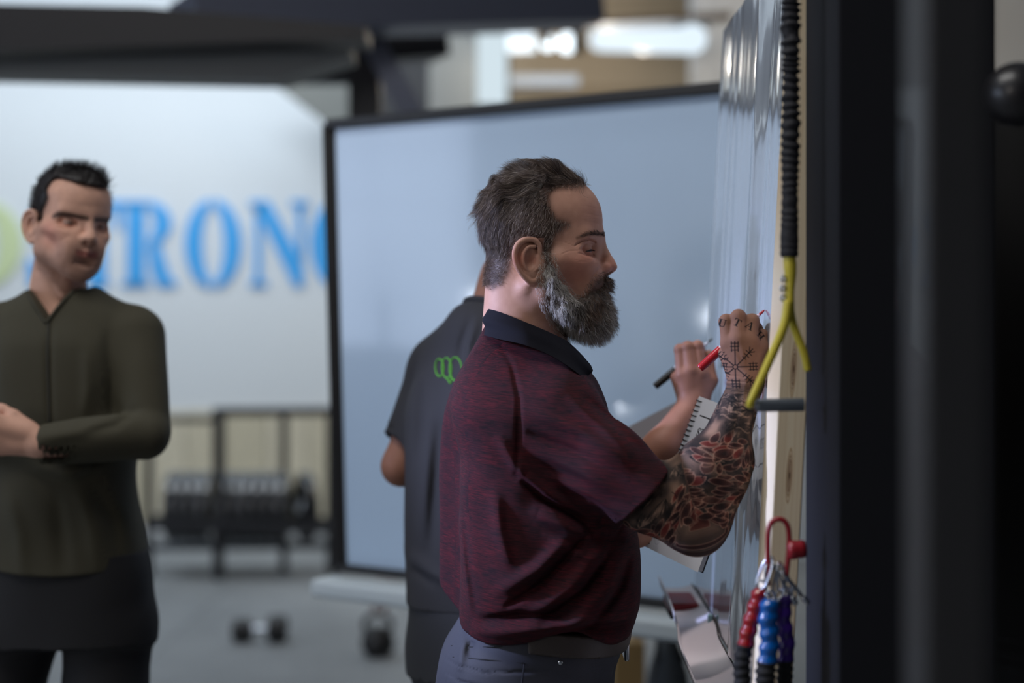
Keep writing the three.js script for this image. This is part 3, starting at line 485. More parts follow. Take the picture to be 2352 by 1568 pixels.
  const handle = (label, pts, r, col, sleeve) => {
    const h = thing('band_handle', label, 'band handle', pts[0].clone());
    mesh('handle_tube', tube(pts, (t, a) => r * (1 + 0.1 * Math.sin(t * 27 + Math.sin(a))) * (0.75 + 0.25 * sstep(0, 0.12, t)), 70, 20), phys(col, { roughness: 0.18, clearcoat: 0.6, transmission: 0.25, thickness: 0.02, attenuationColor: col, attenuationDistance: 0.02 }), h);
    mesh('handle_sleeve', tube(sleeve, (t, a) => r * (1.02 + 0.1 * Math.sin(t * 70 + 1.4 * Math.sin(a)) + 0.06 * noise(t * 40, a, 2)), 150, 18), std(srgb(34, 34, 36), { roughness: 0.8 }), h);
    mesh('handle_eye', new THREE.TorusGeometry(0.006, 0.0018, 8, 18).translate(pts[0].x, pts[0].y + 0.005, pts[0].z), chrome, h);
  };
  handle('red translucent band handle, slanting, hanging left of the blue one', [P(1748, 1352, Z), P(1737, 1390, Z), P(1722, 1440, Z), P(1712, 1482, Z)], 0.0105, srgb(176, 16, 28), [P(1712, 1478, Z), P(1704, 1520, Z), P(1706, 1580, Z), P(1712, 1700, Z)]);
  handle('bright blue translucent band handle hanging between the red and purple ones', [P(1770, 1376, Z - 0.02), P(1764, 1420, Z - 0.02), P(1768, 1470, Z - 0.02), P(1762, 1520, Z - 0.02)], 0.0124, srgb(0, 104, 196), [P(1762, 1516, Z - 0.02), P(1758, 1560, Z - 0.02), P(1762, 1720, Z - 0.02)]);
  handle('purple translucent band handle hanging beside the dark column', [P(1804, 1366, Z + 0.01), P(1800, 1420, Z + 0.01), P(1808, 1470, Z + 0.01), P(1804, 1520, Z + 0.01)], 0.0098, srgb(74, 32, 150), [P(1804, 1514, Z + 0.01), P(1802, 1570, Z + 0.01), P(1800, 1720, Z + 0.01)]);
}
// ───────── heads ─────────
// A head in its own axes: x forward, y up, z to its right, metres; hp() takes the places measured on the bearded man's profile (1420 to the metre, ear canal at the origin).
const HS = 1420, hp = (px, py, z = 0) => V((px - 1225) / HS, (605 - py) / HS, z / HS), hl = (n) => n / HS;
const both = (fn) => { for (const s of [1, -1]) fn(s); };
const LINES = [[[1374, 616], [1358, 636], [1352, 660]], [[1322, 574], [1304, 566], [1292, 562]], [[1322, 580], [1302, 582], [1288, 588]], [[1350, 602], [1330, 606], [1314, 600]], [[1368, 596], [1352, 612], [1330, 622]], [[1318, 568], [1332, 558], [1348, 554], [1364, 559]], [[1326, 586], [1342, 590], [1360, 587]], [[1326, 573], [1342, 564], [1358, 566]]];
function headField(o = {}) {
  const f = new Field(), jaw = o.jaw ?? 1;
  f.add(ell(hp(1241, o.low ? 517 : 510), hl(134), hl(o.low ? 104 : 119), hl(106)), 0);
  f.add(ell(hp(1296, o.low ? 506 : 498), hl(82), hl(o.low ? 70 : 78), hl(86)), 0.02);
  f.add(ell(hp(1303, 590), hl(76), hl(112), hl(84)), 0.025);
  both((s) => {
    f.add(rc(hp(1258, 672, s * 74), hp(1352, 716, s * 20), hl(26 * jaw), hl(24)), 0.022);       // jaw
    f.add(rc(hp(1250, 610, s * 84), hp(1258, 672, s * 76), hl(22), hl(24)), 0.02);
    f.add(rc(hp(1290, 597, s * 82), hp(1338, 606, s * 58), hl(17), hl(24)), 0.024);             // cheekbone
    f.add(rc(hp(1366, 541, s * 10), hp(1338, 541, s * 64), hl(17), hl(16)), 0.012);             // brow ridge
    f.add(ell(hp(1350, 648, s * 40), hl(24), hl(40), hl(26)), 0.02);                            // cheek
  });
  f.add(sph(hp(1356, 716), hl(24)), 0.02);
  if (o.young) both((s) => f.add(rc(hp(1294, 662, s * 68), hp(1340, 696, s * 42), hl(18), hl(17)), 0.03));
  f.add(ell(hp(1366, 655), hl(o.young ? 18 : 22), hl(o.young ? 32 : 36), hl(o.young ? 46 : 36)), o.young ? 0.03 : 0.02);                                       // muzzle
  both((s) => f.cut(ell(hp(1360, 576, s * 60), hl(29), hl(15), hl(29), [0, s * -0.5, 0]), 0.014)); // eye sockets
  f.add(rc(hp(1376, 553), hp(1397, 598), hl(9), hl(12)), 0.012);                               // nose
  f.add(ell(hp(1400, 611), hl(18), hl(14), hl(16), [0, 0, -0.25]), 0.008).add(rc(hp(1396, 622), hp(1380, 630), hl(8), hl(9)), 0.008);
  both((s) => { f.add(ell(hp(1386, 618, s * 17), hl(16), hl(12), hl(10), [0, 0, 0.25]), 0.006); f.cut(ell(hp(1395, 629, s * 9), hl(9), hl(5), hl(5)), 0.003); });
  both((s) => {                                                                                 // eyelids over the eyeball
    const c = hp(1338, 576, s * 46);
    f.add(ell(c, hl(18.6), hl(17), hl(20)), 0.005);
  });
  // hollow temple, hollow under the cheekbone, the fold from nostril to mouth, lines at the eye's corner
  f.put((x, y, z) => {
    const X = x * HS + 1225, Y = 605 - y * HS, Z = Math.abs(z) * HS; if (Z < 20 || X < 1240 || X > 1400 || Y < 450 || Y > 700) return 0;
    const g = (cx, cy, rx, ry) => Math.exp(-(((X - cx) / rx) ** 2) - ((Y - cy) / ry) ** 2), l = (w, p) => { const d = distPoly(X, Y, p) / w; return d > 3 ? 0 : Math.exp(-d * d); };
    const yo = o.young ? 0.35 : 1; return yo * 0.0022 * l(2.2, LINES[5]) - 0.0008 * l(3, LINES[7]) + yo * 0.0014 * l(2.4, LINES[6]) + 0.0042 * g(1296, 528, 26, 30) + (o.young ? 0.001 : 0.003) * g(1318, 650, 30, 26) - 0.0025 * g(1330, 606, 24, 16) + yo * 0.0014 * l(3.2, LINES[0]) + (o.creases ?? 0.0005) * (l(1.6, LINES[1]) + l(1.6, LINES[2]) + 0.8 * l(1.8, LINES[3]) + 0.7 * l(2, LINES[4]));
  }, 0, 3);
  if (o.lips !== false) { const lw = o.young ? 36 : 28, ly = o.young ? 5 : 0; both((s) => { f.add(rc(hp(1391, 655, 0), hp(o.young ? 1373 : 1368, 661 - ly, s * lw), hl(7.5), hl(4)), 0.005); f.add(rc(hp(1387, 668, 0), hp(o.young ? 1372 : 1367, 664 - ly, s * lw), hl(8), hl(4)), 0.005); }); f.put((x, y, z) => { const m = hp(1392 - 0.024 * (z * HS) ** 2, 661.5 - (o.young ? 0.004 : -0.004) * (z * HS) ** 2); return x > m.x - 0.02 && Math.abs(z) < hl(32) ? 0.0022 * Math.exp(-(((y - m.y) / 0.0014) ** 2)) : 0; }, 0, 3); f.cut(ell(hp(1384, 686), hl(12), hl(7), hl(22)), 0.014); }
  // ears: a tilted dish with a rim, a fold inside it and a lobe
  both((s) => {
    const e = (x, y, z) => hp(x, y, s * z), R = [0, s * 0.42, -0.12], dish = new Field(), chain = (pts, r, k, n = 22) => { const c = curve(pts.map((p) => e(...p))), q = c.getPoints(n); for (let i = 0; i < n; i++) dish.add(rc(q[i], q[i + 1], hl(r(i / n)), hl(r((i + 1) / n))), k); };
    dish.add(ell(e(1209, 594, 106), hl(29), hl(36), hl(7), R), 0).add(ell(e(1220, 631, 103), hl(16), hl(20), hl(7), R), 0.008);
    dish.cut(ell(e(1209, 596, 117), hl(20), hl(27), hl(8), R), 0.004);
    chain([[1238, 584, 103], [1236, 568, 106], [1224, 557, 110], [1206, 557, 114], [1190, 567, 118], [1182, 588, 120], [1186, 612, 118], [1199, 634, 113], [1216, 648, 106], [1229, 646, 101], [1236, 630, 97]], (t) => 5.4 + 1.6 * Math.sin(t * 3.1) * (t < 0.5 ? 1 : 0.6) + 1.4 * sstep(0.7, 0.9, t), 0, 40);
    chain([[1226, 572, 109], [1212, 574, 114], [1202, 588, 116], [1201, 606, 116], [1208, 622, 112], [1220, 628, 107], [1230, 622, 104]], () => 4.2, 0, 30);
    dish.cut(ell(e(1221, 603, 113), hl(10), hl(16), hl(12), R), 0.005);
    dish.add(rc(e(1235, 596, 100), e(1236, 614, 100), hl(7), hl(8)), 0.005);
    const mid = e(1212, 602, 108); f.add((x, y, z) => { const d = Math.hypot(x - mid.x, y - mid.y, z - mid.z); return d > 0.085 ? d - 0.05 : dish.eval(x, y, z); }, 0.006);
  });
  f.add(rc(hp(1216, 640), hp(1204, 780), hl(o.neck ?? 78), hl((o.neck ?? 78) + 4)), 0.03);
  f.add(rc(hp(o.young ? 1182 : 1170, 640), hp(o.young ? 1190 : 1172, 800), hl(52), hl(o.young ? 54 : 62)), 0.03);
  both((s) => f.add(rc(hp(1210, 668, s * 70), hp(1290, 800, s * 14), hl(13), hl(13)), 0.02));
  f.add(rc(hp(1278, 712), hp(1282, 760), hl(16), hl(18)), 0.02);
  // forehead and eye-corner creases
  f.put((x, y, z) => { if (x < hp(1330, 0).x) return 0; let s = 0; for (const [py, a] of [[480, 0.5], [497, 0.8], [514, 0.6]]) { const d = (y - hp(0, py + 4 * Math.sin(z * 60)).y) / 0.0016; s += a * Math.exp(-d * d); } return (o.creases ?? 0.0004) * s * sstep(0.075, 0.04, Math.abs(z)); }, 0, 3);
  return f;
}
// the strip of eye that shows between the lids: low is how far it opens
function eyeStrip(s, open) {
  const c = hp(1338, 576, s * 46), f = new Field().add(ell(c, hl(19.3), hl(17.6), hl(20.6)), 0);
  f.keep((x, y, z) => { const u = Math.atan2((z - c.z) * s, x - c.x) - 0.42, w = 1 - (u / 1.1) ** 2, mid = c.y + hl(open > 3 ? 1 : -1.5) - hl(3) * Math.max(0, u), h = hl(open) * Math.max(0, w); return Math.max(Math.abs(y - mid) - h, (c.x - x)); }, 0.0003);
  return solid(f, c.clone().add(V(-0.004, -0.012, -0.018)), c.clone().add(V(0.017, 0.012, 0.018)), 0.0008, 2);
}
// strands of hair: each a thin tapered tube grown from a root along a direction that is asked for at every step
function rootsOn(geo, mask) {
  const p = geo.attributes.position, n = geo.attributes.normal, ix = geo.index.array, cdf = [], tri = []; let s = 0;
  const A = V(0, 0, 0), B = V(0, 0, 0), C = V(0, 0, 0);
  for (let i = 0; i < ix.length; i += 3) {
    A.fromBufferAttribute(p, ix[i]); B.fromBufferAttribute(p, ix[i + 1]); C.fromBufferAttribute(p, ix[i + 2]);
    const m = mask((A.x + B.x + C.x) / 3, (A.y + B.y + C.y) / 3, (A.z + B.z + C.z) / 3); if (m <= 0) continue;
    s += m * B.sub(A).cross(C.sub(A)).length(); cdf.push(s); tri.push(i);
  }
  return () => {
    const r = rnd() * s; let lo = 0, hi = cdf.length - 1; while (lo < hi) { const m = (lo + hi) >> 1; cdf[m] < r ? lo = m + 1 : hi = m; }
    let a = rnd(), b = rnd(); if (a + b > 1) { a = 1 - a; b = 1 - b; }
    const i = tri[lo], g = (at) => { const x = V(0, 0, 0); [[0, 1 - a - b], [1, a], [2, b]].forEach(([k, w]) => x.addScaledVector(V(0, 0, 0).fromBufferAttribute(at, ix[i + k]), w)); return x; };
    return { p: g(p), n: g(n).normalize() };
  };
}
function hair({ n, root, len, dir, field, lift = 0.002, segs = 5, r = 0.00028, color, curl = 0.3, curlScale = 60, sides = 3, jit = 0.18 }) {
  const pos = [], col = [], idx = [], q = V(0, 0, 0), t = V(0, 0, 0), u = V(0, 0, 0), v = V(0, 0, 0);
  for (let s = 0; s < n; s++) {
    const { p, n: nn } = root(), L = len(p) * (0.6 + 0.55 * rnd()); if (L <= 0) continue;
    const c = color(p), kr = r * (0.7 + 0.6 * rnd()), ph = rnd() * 9, st = L / segs, base = pos.length / 3, up = lift * (0.3 + 0.9 * rnd()), j = [rr(-1, 1), rr(-1, 1), rr(-1, 1)];
    q.copy(p).addScaledVector(nn, -0.0006);
    for (let i = 0; i <= segs; i++) {
      t.copy(dir(q, nn, i / segs, s));
      const cs = typeof curlScale === 'function' ? curlScale(p) : curlScale; t.x += curl * (noise(q.x * cs, q.y * cs, q.z * cs + 7) - 0.5) * 2 + jit * j[0]; t.y += curl * (noise(q.x * cs + 31, q.y * cs, q.z * cs) - 0.5) * 2 + jit * j[1]; t.z += curl * (noise(q.x * cs, q.y * cs + 17, q.z * cs) - 0.5) * 2 + jit * j[2];
      t.normalize(); u.set(t.y, -t.x, 0.3).cross(t).normalize(); v.copy(t).cross(u);
      const R = kr * (i === segs ? 0.15 : 1 - 0.55 * i / segs);
      for (let k = 0; k < sides; k++) { const a = k / sides * 6.2832 + ph, ca = Math.cos(a) * R, sa = Math.sin(a) * R; pos.push(q.x + u.x * ca + v.x * sa, q.y + u.y * ca + v.y * sa, q.z + u.z * ca + v.z * sa); col.push(c[0], c[1], c[2]); }
      if (i < segs) for (let k = 0; k < sides; k++) { const a = base + i * sides + k, b = base + i * sides + (k + 1) % sides; idx.push(a, b, a + sides, b, b + sides, a + sides); }
      q.addScaledVector(t, st);
      if (field) { const d = field(q.x, q.y, q.z), want = up * Math.min(1, (i + 1) / 2); if (d < want) { const e = 0.001, gx = field(q.x + e, q.y, q.z) - d, gy = field(q.x, q.y + e, q.z) - d, gz = field(q.x, q.y, q.z + e) - d, g = Math.hypot(gx, gy, gz) || 1; q.x += gx / g * (want - d); q.y += gy / g * (want - d); q.z += gz / g * (want - d); } }
    }
  }
  const g = new THREE.BufferGeometry(); g.setAttribute('position', new THREE.Float32BufferAttribute(pos, 3)); g.setAttribute('color', new THREE.Float32BufferAttribute(col, 3)); g.setIndex(idx); g.computeVertexNormals();
  return g;
}
const hairMat = new THREE.MeshStandardMaterial({ color: 0xffffff, vertexColors: true, roughness: 0.5 });
const mix3 = (a, b, t) => [lerp(a[0], b[0], t), lerp(a[1], b[1], t), lerp(a[2], b[2], t)];
const lin = (r, g, b) => srgb(r, g, b).toArray();
const distPoly = (x, y, pts) => { let m = 1e18; for (let i = 0, n = pts.length - 1; i < n; i++) { const A = pts[i], B = pts[i + 1], ax = A[0], ay = A[1], dx = B[0] - ax, dy = B[1] - ay; let t = ((x - ax) * dx + (y - ay) * dy) / (dx * dx + dy * dy); t = t < 0 ? 0 : t > 1 ? 1 : t; const u = x - ax - t * dx, v = y - ay - t * dy, d = u * u + v * v; if (d < m) m = d; } return Math.sqrt(m); };
const inside = (x, y, pts) => { let c = false; for (let i = 0, j = pts.length - 1; i < pts.length; j = i++) { const xi = pts[i][0], yi = pts[i][1], xj = pts[j][0], yj = pts[j][1]; if ((yi > y) !== (yj > y) && x < (xj - xi) * (y - yi) / (yj - yi) + xi) c = !c; } return c; };
const closed = new Map(), signedPoly = (x, y, pts) => { let q = closed.get(pts); if (!q) closed.set(pts, q = [...pts, pts[0]]); return (inside(x, y, pts) ? 1 : -1) * distPoly(x, y, q); };
// ───────── the bearded man ─────────
const MZ = 2.30, M1 = thing('person', 'bearded man in a dark maroon polo shirt writing with a red marker, forearm tattooed', 'person', V(P(1210, 0, MZ).x, 0, -MZ));
const headAt = P(1225, 605, MZ), toW = (g) => g.translate(headAt.x, headAt.y, headAt.z);
const SKIN = lin(198, 148, 127);
// regions on the side of the head, in profile pixels
const HAIRLINE = [[1338, 431], [1318, 438], [1296, 438], [1276, 441], [1258, 452], [1262, 480], [1274, 508], [1304, 518], [1304, 524], [1276, 540], [1266, 566], [1264, 590], [1262, 612], [1250, 612], [1240, 585], [1225, 560], [1200, 552], [1182, 566], [1172, 600], [1170, 626], [1152, 654], [1130, 664], [1085, 640], [1060, 480], [1120, 380], [1220, 350], [1340, 360], [1360, 420]];
const BEARD = [[1246, 590], [1266, 594], [1274, 625], [1286, 650], [1304, 672], [1322, 686], [1338, 678], [1352, 656], [1366, 640], [1392, 630], [1430, 632], [1440, 720], [1400, 800], [1300, 790], [1268, 745], [1246, 700], [1236, 655], [1244, 620]];
const px = (p) => p.x * HS + 1225, py = (p) => 605 - p.y * HS;
function skinTone(base, o) {
  return (x, y, z, nx, ny, nz) => {
    const X = x * HS + 1225, Y = 605 - y * HS, Z = Math.abs(z) * HS; let c = base.slice();
    const m = fbm(x * 90, y * 90, z * 90, 3); c = c.map((v, i) => v * (0.86 + [0.2, 0.28, 0.3][i] * m));
    const red = (cx, cy, r, a) => { const d = Math.hypot(X - cx, Y - cy) / r; const w = a * Math.exp(-d * d); c = [c[0] * (1 + 0.02 * w), c[1] * (1 - 0.34 * w), c[2] * (1 - 0.36 * w)]; };
    red(1318, 622, 38, 0.5); red(1400, 612, 22, 0.5); red(1365, 500, 40, 0.25); if (Z > 88) { red(1190, 600, 18, 0.7); red(1222, 600, 12, 0.5); }
    red(1348, 590, 20, 0.4);
    if (o.hair) { const w = sstep(-12, 14, signedPoly(X, Y, HAIRLINE)) * (Z > 90 && X > 1176 && X < 1248 && Y > 552 ? 0 : 1); c = mix3(c, o.hair, w * 0.9); }
    if (o.beard) { const w = sstep(-4, 12, signedPoly(X, Y, BEARD)); c = mix3(c, o.beard, w * (o.beardW ?? 0.8)); }
    if (o.lips) { const d = Math.hypot((Y - 662) / 12, Math.max(0, Z - 18) / 10); if (X > 1355) c = mix3(c, lin(150, 84, 80), 0.7 * clamp(1.3 - d)); }
    { const d = distPoly(X, Y, [[1322, 552], [1345, 543], [1370, 539], [1386, 540]]); if (Z > 6) c = mix3(c, o.brow, 0.5 * sstep(6, 1, d)); }
    return c;
  };
}
const h1 = headField({ neck: 76 });
const headGeo = solid(h1, hp(1085, 830, -135), hp(1440, 370, 135), 0.0021);
const grey = [lin(58, 46, 40), lin(104, 87, 77), lin(152, 135, 123), lin(208, 195, 185)];
tint(headGeo, skinTone(SKIN, { hair: lin(58, 46, 41), beard: lin(70, 56, 50), brow: lin(70, 50, 42) }));

// right arm: upper arm, forearm and the hand closed round the marker
const A = { S: P(1268, 915, 2.14), E: P(1600, 1196, 2.10), W: P(1714, 884, 2.115) };
const HZ = 2.115, hq = (x, y, d) => P(x, y, HZ + d);
function gripHand(f, wrist, mcp, pip, dip, tip, thumb, s = 1) {     // each finger its own chain; palm joins them to the wrist
  const fingers = mcp.map((m, i) => { const q = new Field(), R = [0.0112, 0.0116, 0.0112, 0.0098][i] * s; q.add(rc(m, pip[i], R * 1.08, R * 0.94), 0).add(sph(pip[i], R * 1.0), 0.003).add(rc(pip[i], dip[i], R * 0.92, R * 0.8), 0.003).add(rc(dip[i], tip[i], R * 0.8, R * 0.66), 0.003); return q.at; });
  const palm = new Field();
  mcp.forEach((m, i) => palm.add(rc(wrist[Math.min(1, i >> 1)], m, 0.0165 * s, 0.0122 * s), 0.014));
  palm.add(rc(thumb[0], thumb[1], 0.0165 * s, 0.0125 * s), 0.014);
  const t = new Field().add(rc(thumb[1], thumb[2], 0.0122 * s, 0.0105 * s), 0).add(rc(thumb[2], thumb[3], 0.0105 * s, 0.0078 * s), 0.004);
  const hand = new Field().add(palm.at, 0);
  fingers.forEach((q, i) => hand.add(q, 0.0035));
  hand.add(t.at, 0.004);
  f.add(hand.at, 0.012);
  mcp.forEach((m, i) => f.push((x, y, z) => { const d = Math.hypot(x - m.x, y - m.y, z - m.z); return -0.0014 * Math.exp(-((d - 0.006) ** 2) / 0.00008); }));
}
const arm1 = new Field();
arm1.add(rc(P(1340, 1018, 2.13), P(1425, 1094, 2.12), 0.034, 0.045), 0).add(rc(P(1425, 1094, 2.12), P(1490, 1140, 2.105), 0.045, 0.05), 0.02).add(rc(P(1490, 1140, 2.105), A.E, 0.05, 0.046), 0.02);
arm1.add(rc(P(1590, 1190, 2.10), P(1636, 1095, 2.095), 0.042, 0.0425), 0.03).add(rc(P(1636, 1095, 2.095), A.W, 0.0425, 0.0245), 0.02).add(rc(P(1604, 1216, 2.10), P(1690, 1060, 2.10), 0.026, 0.024), 0.03);
arm1.add(rc(P(1565, 1120, 2.10), P(1610, 1060, 2.09), 0.032, 0.03), 0.03).add(sph(P(1612, 1228, 2.105), 0.016), 0.02);
const M_MCP = [hq(1675, 790, 0.002), hq(1697, 780, -0.008), hq(1723, 786, -0.008), hq(1749, 802, 0.0)];
const M_PIP = [hq(1668, 738, 0.008), hq(1696, 728, 0.002), hq(1727, 738, 0.004), hq(1750, 770, 0.01)];
gripHand(arm1, [hq(1704, 868, 0.0), hq(1724, 868, 0.0)], M_MCP, M_PIP,
  [hq(1690, 742, 0.04), hq(1712, 738, 0.04), hq(1738, 754, 0.042), hq(1747, 790, 0.04)],
  [hq(1712, 756, 0.05), hq(1716, 764, 0.052), hq(1726, 780, 0.05), hq(1736, 808, 0.048)],
  [hq(1692, 855, 0.02), hq(1670, 812, 0.036), hq(1682, 784, 0.056), hq(1704, 766, 0.062)]);
for (const m of M_MCP) arm1.push((x, y, z, d0) => { const w = A.W, dx = m.x - w.x, dy = m.y - w.y, t = ((x - w.x) * dx + (y - w.y) * dy) / (dx * dx + dy * dy); if (t < 0.15 || t > 1 || z < m.z) return 0; const d = Math.hypot(x - w.x - t * dx, y - w.y - t * dy); return -0.0016 * Math.exp(-d * d / 0.000018) * Math.sin(Math.PI * t); });
arm1.push((x, y, z) => 0.0009 * (noise(x * 55, y * 55, z * 55) - 0.5));
arm1.push((x, y, z) => { const a = distPoly(x, y, [[A.W.x - 0.004, A.W.y + 0.01], [A.W.x - 0.016, A.W.y - 0.06], [A.W.x - 0.035, A.W.y - 0.1]]); return z > A.W.z + 0.008 ? -0.0012 * Math.exp(-a * a / 0.000012) : 0; });
// wrist creases where the hand bends back
arm1.push((x, y, z) => { let s = 0; for (const k of [-0.004, 0.004, 0.012]) { const d = (y - A.W.y - k + 0.1 * (x - A.W.x)) / 0.0013; s += Math.exp(-d * d); } return Math.hypot(x - A.W.x, y - A.W.y, z - A.W.z) < 0.05 ? 0.0008 * s : 0; });
const armGeo = solid(arm1, P(1225, 1300, 2.12).setZ(-2.29), P(1800, 690, 2.12).setZ(-2.02), 0.0021);

// the tattooed skin: u round the limb, v along it, in one picture; the back of the hand has its own half of the picture
const AXIS = [A.S, A.E, A.W, M_PIP[1]], ALEN = AXIS.slice(1).map((q, i) => q.distanceTo(AXIS[i])), ATOT = ALEN.reduce((a, b) => a + b);
function armUV(x, y, z) {
  let best = 1e9, out = null, base = 0;
  const q = V(x, y, z);
  for (let i = 0; i < 3; i++) {
    const a = AXIS[i], d = AXIS[i + 1].clone().sub(a), L = ALEN[i], t = clamp(q.clone().sub(a).dot(d) / (L * L)), c = a.clone().addScaledVector(d, t), D = c.distanceTo(q);
    if (D < best) { best = D; const r = q.clone().sub(c); out = [0, base + t * L, r, t, i]; }
    base += L;
  }
  const bend = clamp((out[1] - ALEN[0] + 0.05) / 0.1), d1 = A.E.clone().sub(A.S).normalize(), d2 = A.W.clone().sub(A.E).normalize(), dir = d1.lerp(d2, bend).normalize();
  const side = dir.clone().cross(V(0, 0, 1)).normalize();                 // across the limb
  return [Math.atan2(out[2].dot(side), out[2].z), out[1]];
}
{
  const g = armGeo.toNonIndexed(), p = g.attributes.position, n = g.attributes.normal, uv = new Float32Array(p.count * 2), hx = V(1, 0.12, 0).normalize();
  for (let t = 0; t < p.count; t += 3) {
    const cy = (p.getY(t) + p.getY(t + 1) + p.getY(t + 2)) / 3, cnz = (n.getZ(t) + n.getZ(t + 1) + n.getZ(t + 2)) / 3, onHand = cy > A.W.y - 0.012, a0 = armUV((p.getX(t) + p.getX(t + 1) + p.getX(t + 2)) / 3, cy, (p.getZ(t) + p.getZ(t + 1) + p.getZ(t + 2)) / 3);
    for (let k = 0; k < 3; k++) {
      const x = p.getX(t + k), y = p.getY(t + k), z = p.getZ(t + k);
      if (onHand && cnz > -0.15) { uv[2 * (t + k)] = 0.5 + clamp((x - A.W.x + 0.065) / 0.13) * 0.5; uv[2 * (t + k) + 1] = clamp((y - A.W.y + 0.02) / 0.13); }   // laid flat on the back of the hand
      else if (onHand) { uv[2 * (t + k)] = 0.505; uv[2 * (t + k) + 1] = 0.98; }
      else { let [u, v] = armUV(x, y, z); if (u - a0[0] > 3) u -= 6.2832; if (a0[0] - u > 3) u += 6.2832; uv[2 * (t + k)] = (u / 6.2832 + 0.5) * 0.5; uv[2 * (t + k) + 1] = v / ATOT; }
    }
  }
  g.setAttribute('uv', new THREE.BufferAttribute(uv, 2));
  tint(g, (x, y, z) => { const m = 0.85 + 0.3 * fbm(x * 70, y * 70, z * 70, 3); return [m, m * 0.98, m * 0.96]; });
  A.geo = g;
}
const inkMap = canvasTexture(2048, 2048, (c, w, h) => {
  const skin = '#8a6553', half = 1024;
  c.fillStyle = skin; c.fillRect(0, 0, w, h);
  // forearm sleeve, x = round the limb (512 faces right of the man), y downward from the hand
  const Y = (v) => h * (1 - v / ATOT), X = (deg) => 512 + deg / 180 * 512;
  const vE = ALEN[0], vW = ALEN[0] + ALEN[1], top = Y(vW + 0.008), bot = Y(0.18);
  c.save(); c.beginPath(); c.rect(0, top - 60, half, bot - top + 260); c.clip();
  c.fillStyle = '#7d6152'; c.fillRect(0, top - 60, half, bot - top + 260);
  const spot = (x, y, r, col) => { const g = c.createRadialGradient(x, y, 0, x, y, r); g.addColorStop(0, col); g.addColorStop(1, col.replace(/[\d.]+\)$/, '0)')); c.fillStyle = g; c.fillRect(x - r, y - r, 2 * r, 2 * r); };
  for (let i = 0; i < 760; i++) spot(rnd() * half, lerp(top - 20, bot + 60, rnd()), 26 + 70 * rnd(), rnd() < 0.76 ? 'rgba(20,18,19,0.55)' : 'rgba(168,134,112,0.4)');
  // plumes: fans of tapered strokes, dark with pale edges
  const plume = (x, y, a, L, n) => { c.save(); c.translate(x, y); c.scale(1, 0.72); c.rotate(a); for (let i = 0; i < n; i++) { const o = (i - n / 2) * L * 0.17, q = L * (0.75 + 0.4 * rnd()), bend = (i - n / 2) * L * 0.1; c.beginPath(); c.moveTo(0, 0); c.bezierCurveTo(o - L * 0.09, q * 0.4, o + bend - L * 0.1, q * 0.8, o + bend, q); c.bezierCurveTo(o + bend + L * 0.1, q * 0.8, o + L * 0.09, q * 0.4, 0, 0); const g = c.createLinearGradient(0, 0, o, q), k = rnd(); g.addColorStop(0, 'rgba(22,20,21,.85)'); g.addColorStop(0.65, k < 0.5 ? 'rgba(88,74,66,.8)' : 'rgba(160,130,110,.8)'); g.addColorStop(1, 'rgba(30,27,27,.75)'); c.fillStyle = g; c.fill(); c.strokeStyle = k < 0.6 ? 'rgba(18,17,18,.75)' : 'rgba(186,152,130,.6)'; c.lineWidth = 2.5; c.stroke(); } c.restore(); };
  for (let i = 0; i < 95; i++) { const x = rnd() * half, v = lerp(0.2, vW - 0.01, rnd()); plume(x, Y(v), noise(x / 160, v * 14, 4) * 9, 46 + 60 * rnd(), 4 + Math.floor(3 * rnd())); }
  // flames and petals, dark red at heart and pale along their edges
  const flame = (x, y, a, L) => { c.save(); c.translate(x, y); c.scale(1, 0.72); c.rotate(a); const w = L * (0.2 + 0.13 * rnd()), k = L * 0.2 * (rnd() - 0.5); c.beginPath(); c.moveTo(0, L * 0.55); c.bezierCurveTo(-w * 1.3, L * 0.3, -w * 0.9, -L * 0.25, k, -L * 0.6); c.bezierCurveTo(w * 0.7, -L * 0.35, w * 1.4, L * 0.2, 0, L * 0.55); const g = c.createRadialGradient(0, L * 0.12, L * 0.04, 0, 0, L * 0.62), hot = rnd(); g.addColorStop(0, hot < 0.85 ? 'rgba(38,20,20,.95)' : 'rgba(96,32,28,.95)'); g.addColorStop(0.5, hot < 0.85 ? 'rgba(66,36,31,.9)' : 'rgba(112,54,44,.9)'); g.addColorStop(0.85, 'rgba(118,80,66,.85)'); g.addColorStop(1, 'rgba(172,130,108,.8)'); c.fillStyle = g; c.fill(); for (const [lw, al] of [[7, 0.16], [3.5, 0.35]]) { c.strokeStyle = `rgba(208,164,140,${al})`; c.lineWidth = lw; c.stroke(); } c.restore(); };
  for (const [d, v, R, n] of [[28, vE + 0.002, 0.06, 57], [-30, vE + 0.018, 0.045, 34], [50, vE + 0.085, 0.04, 30], [0, vE + 0.11, 0.035, 23], [-120, vE + 0.05, 0.06, 24], [140, vE - 0.01, 0.05, 20], [90, vE - 0.045, 0.035, 10]]) for (let i = 0; i < n; i++) { const r = R * Math.sqrt(rnd()), t = rnd() * 6.283; const x = X(d) + r * Math.cos(t) * 3800, y = Y(v + r * Math.sin(t)); flame(x, y, -0.9 + 2.6 * noise(x / 80, y / 80, 7) + (i % 3) * 0.3, 64 + 54 * rnd()); }
  for (let i = 0; i < 120; i++) { c.strokeStyle = rnd() < 0.6 ? `rgba(14,13,15,${0.4 + 0.4 * rnd()})` : 'rgba(190,156,132,.4)'; c.lineWidth = 1.5 + 3 * rnd(); c.beginPath(); const x = rnd() * half, y = lerp(top, bot, rnd()), r = 14 + 46 * rnd(), a0 = rnd() * 6; c.ellipse(x, y, r, r * 0.6, rnd() * 3, a0, a0 + 0.7 + 1.2 * rnd()); c.stroke(); }
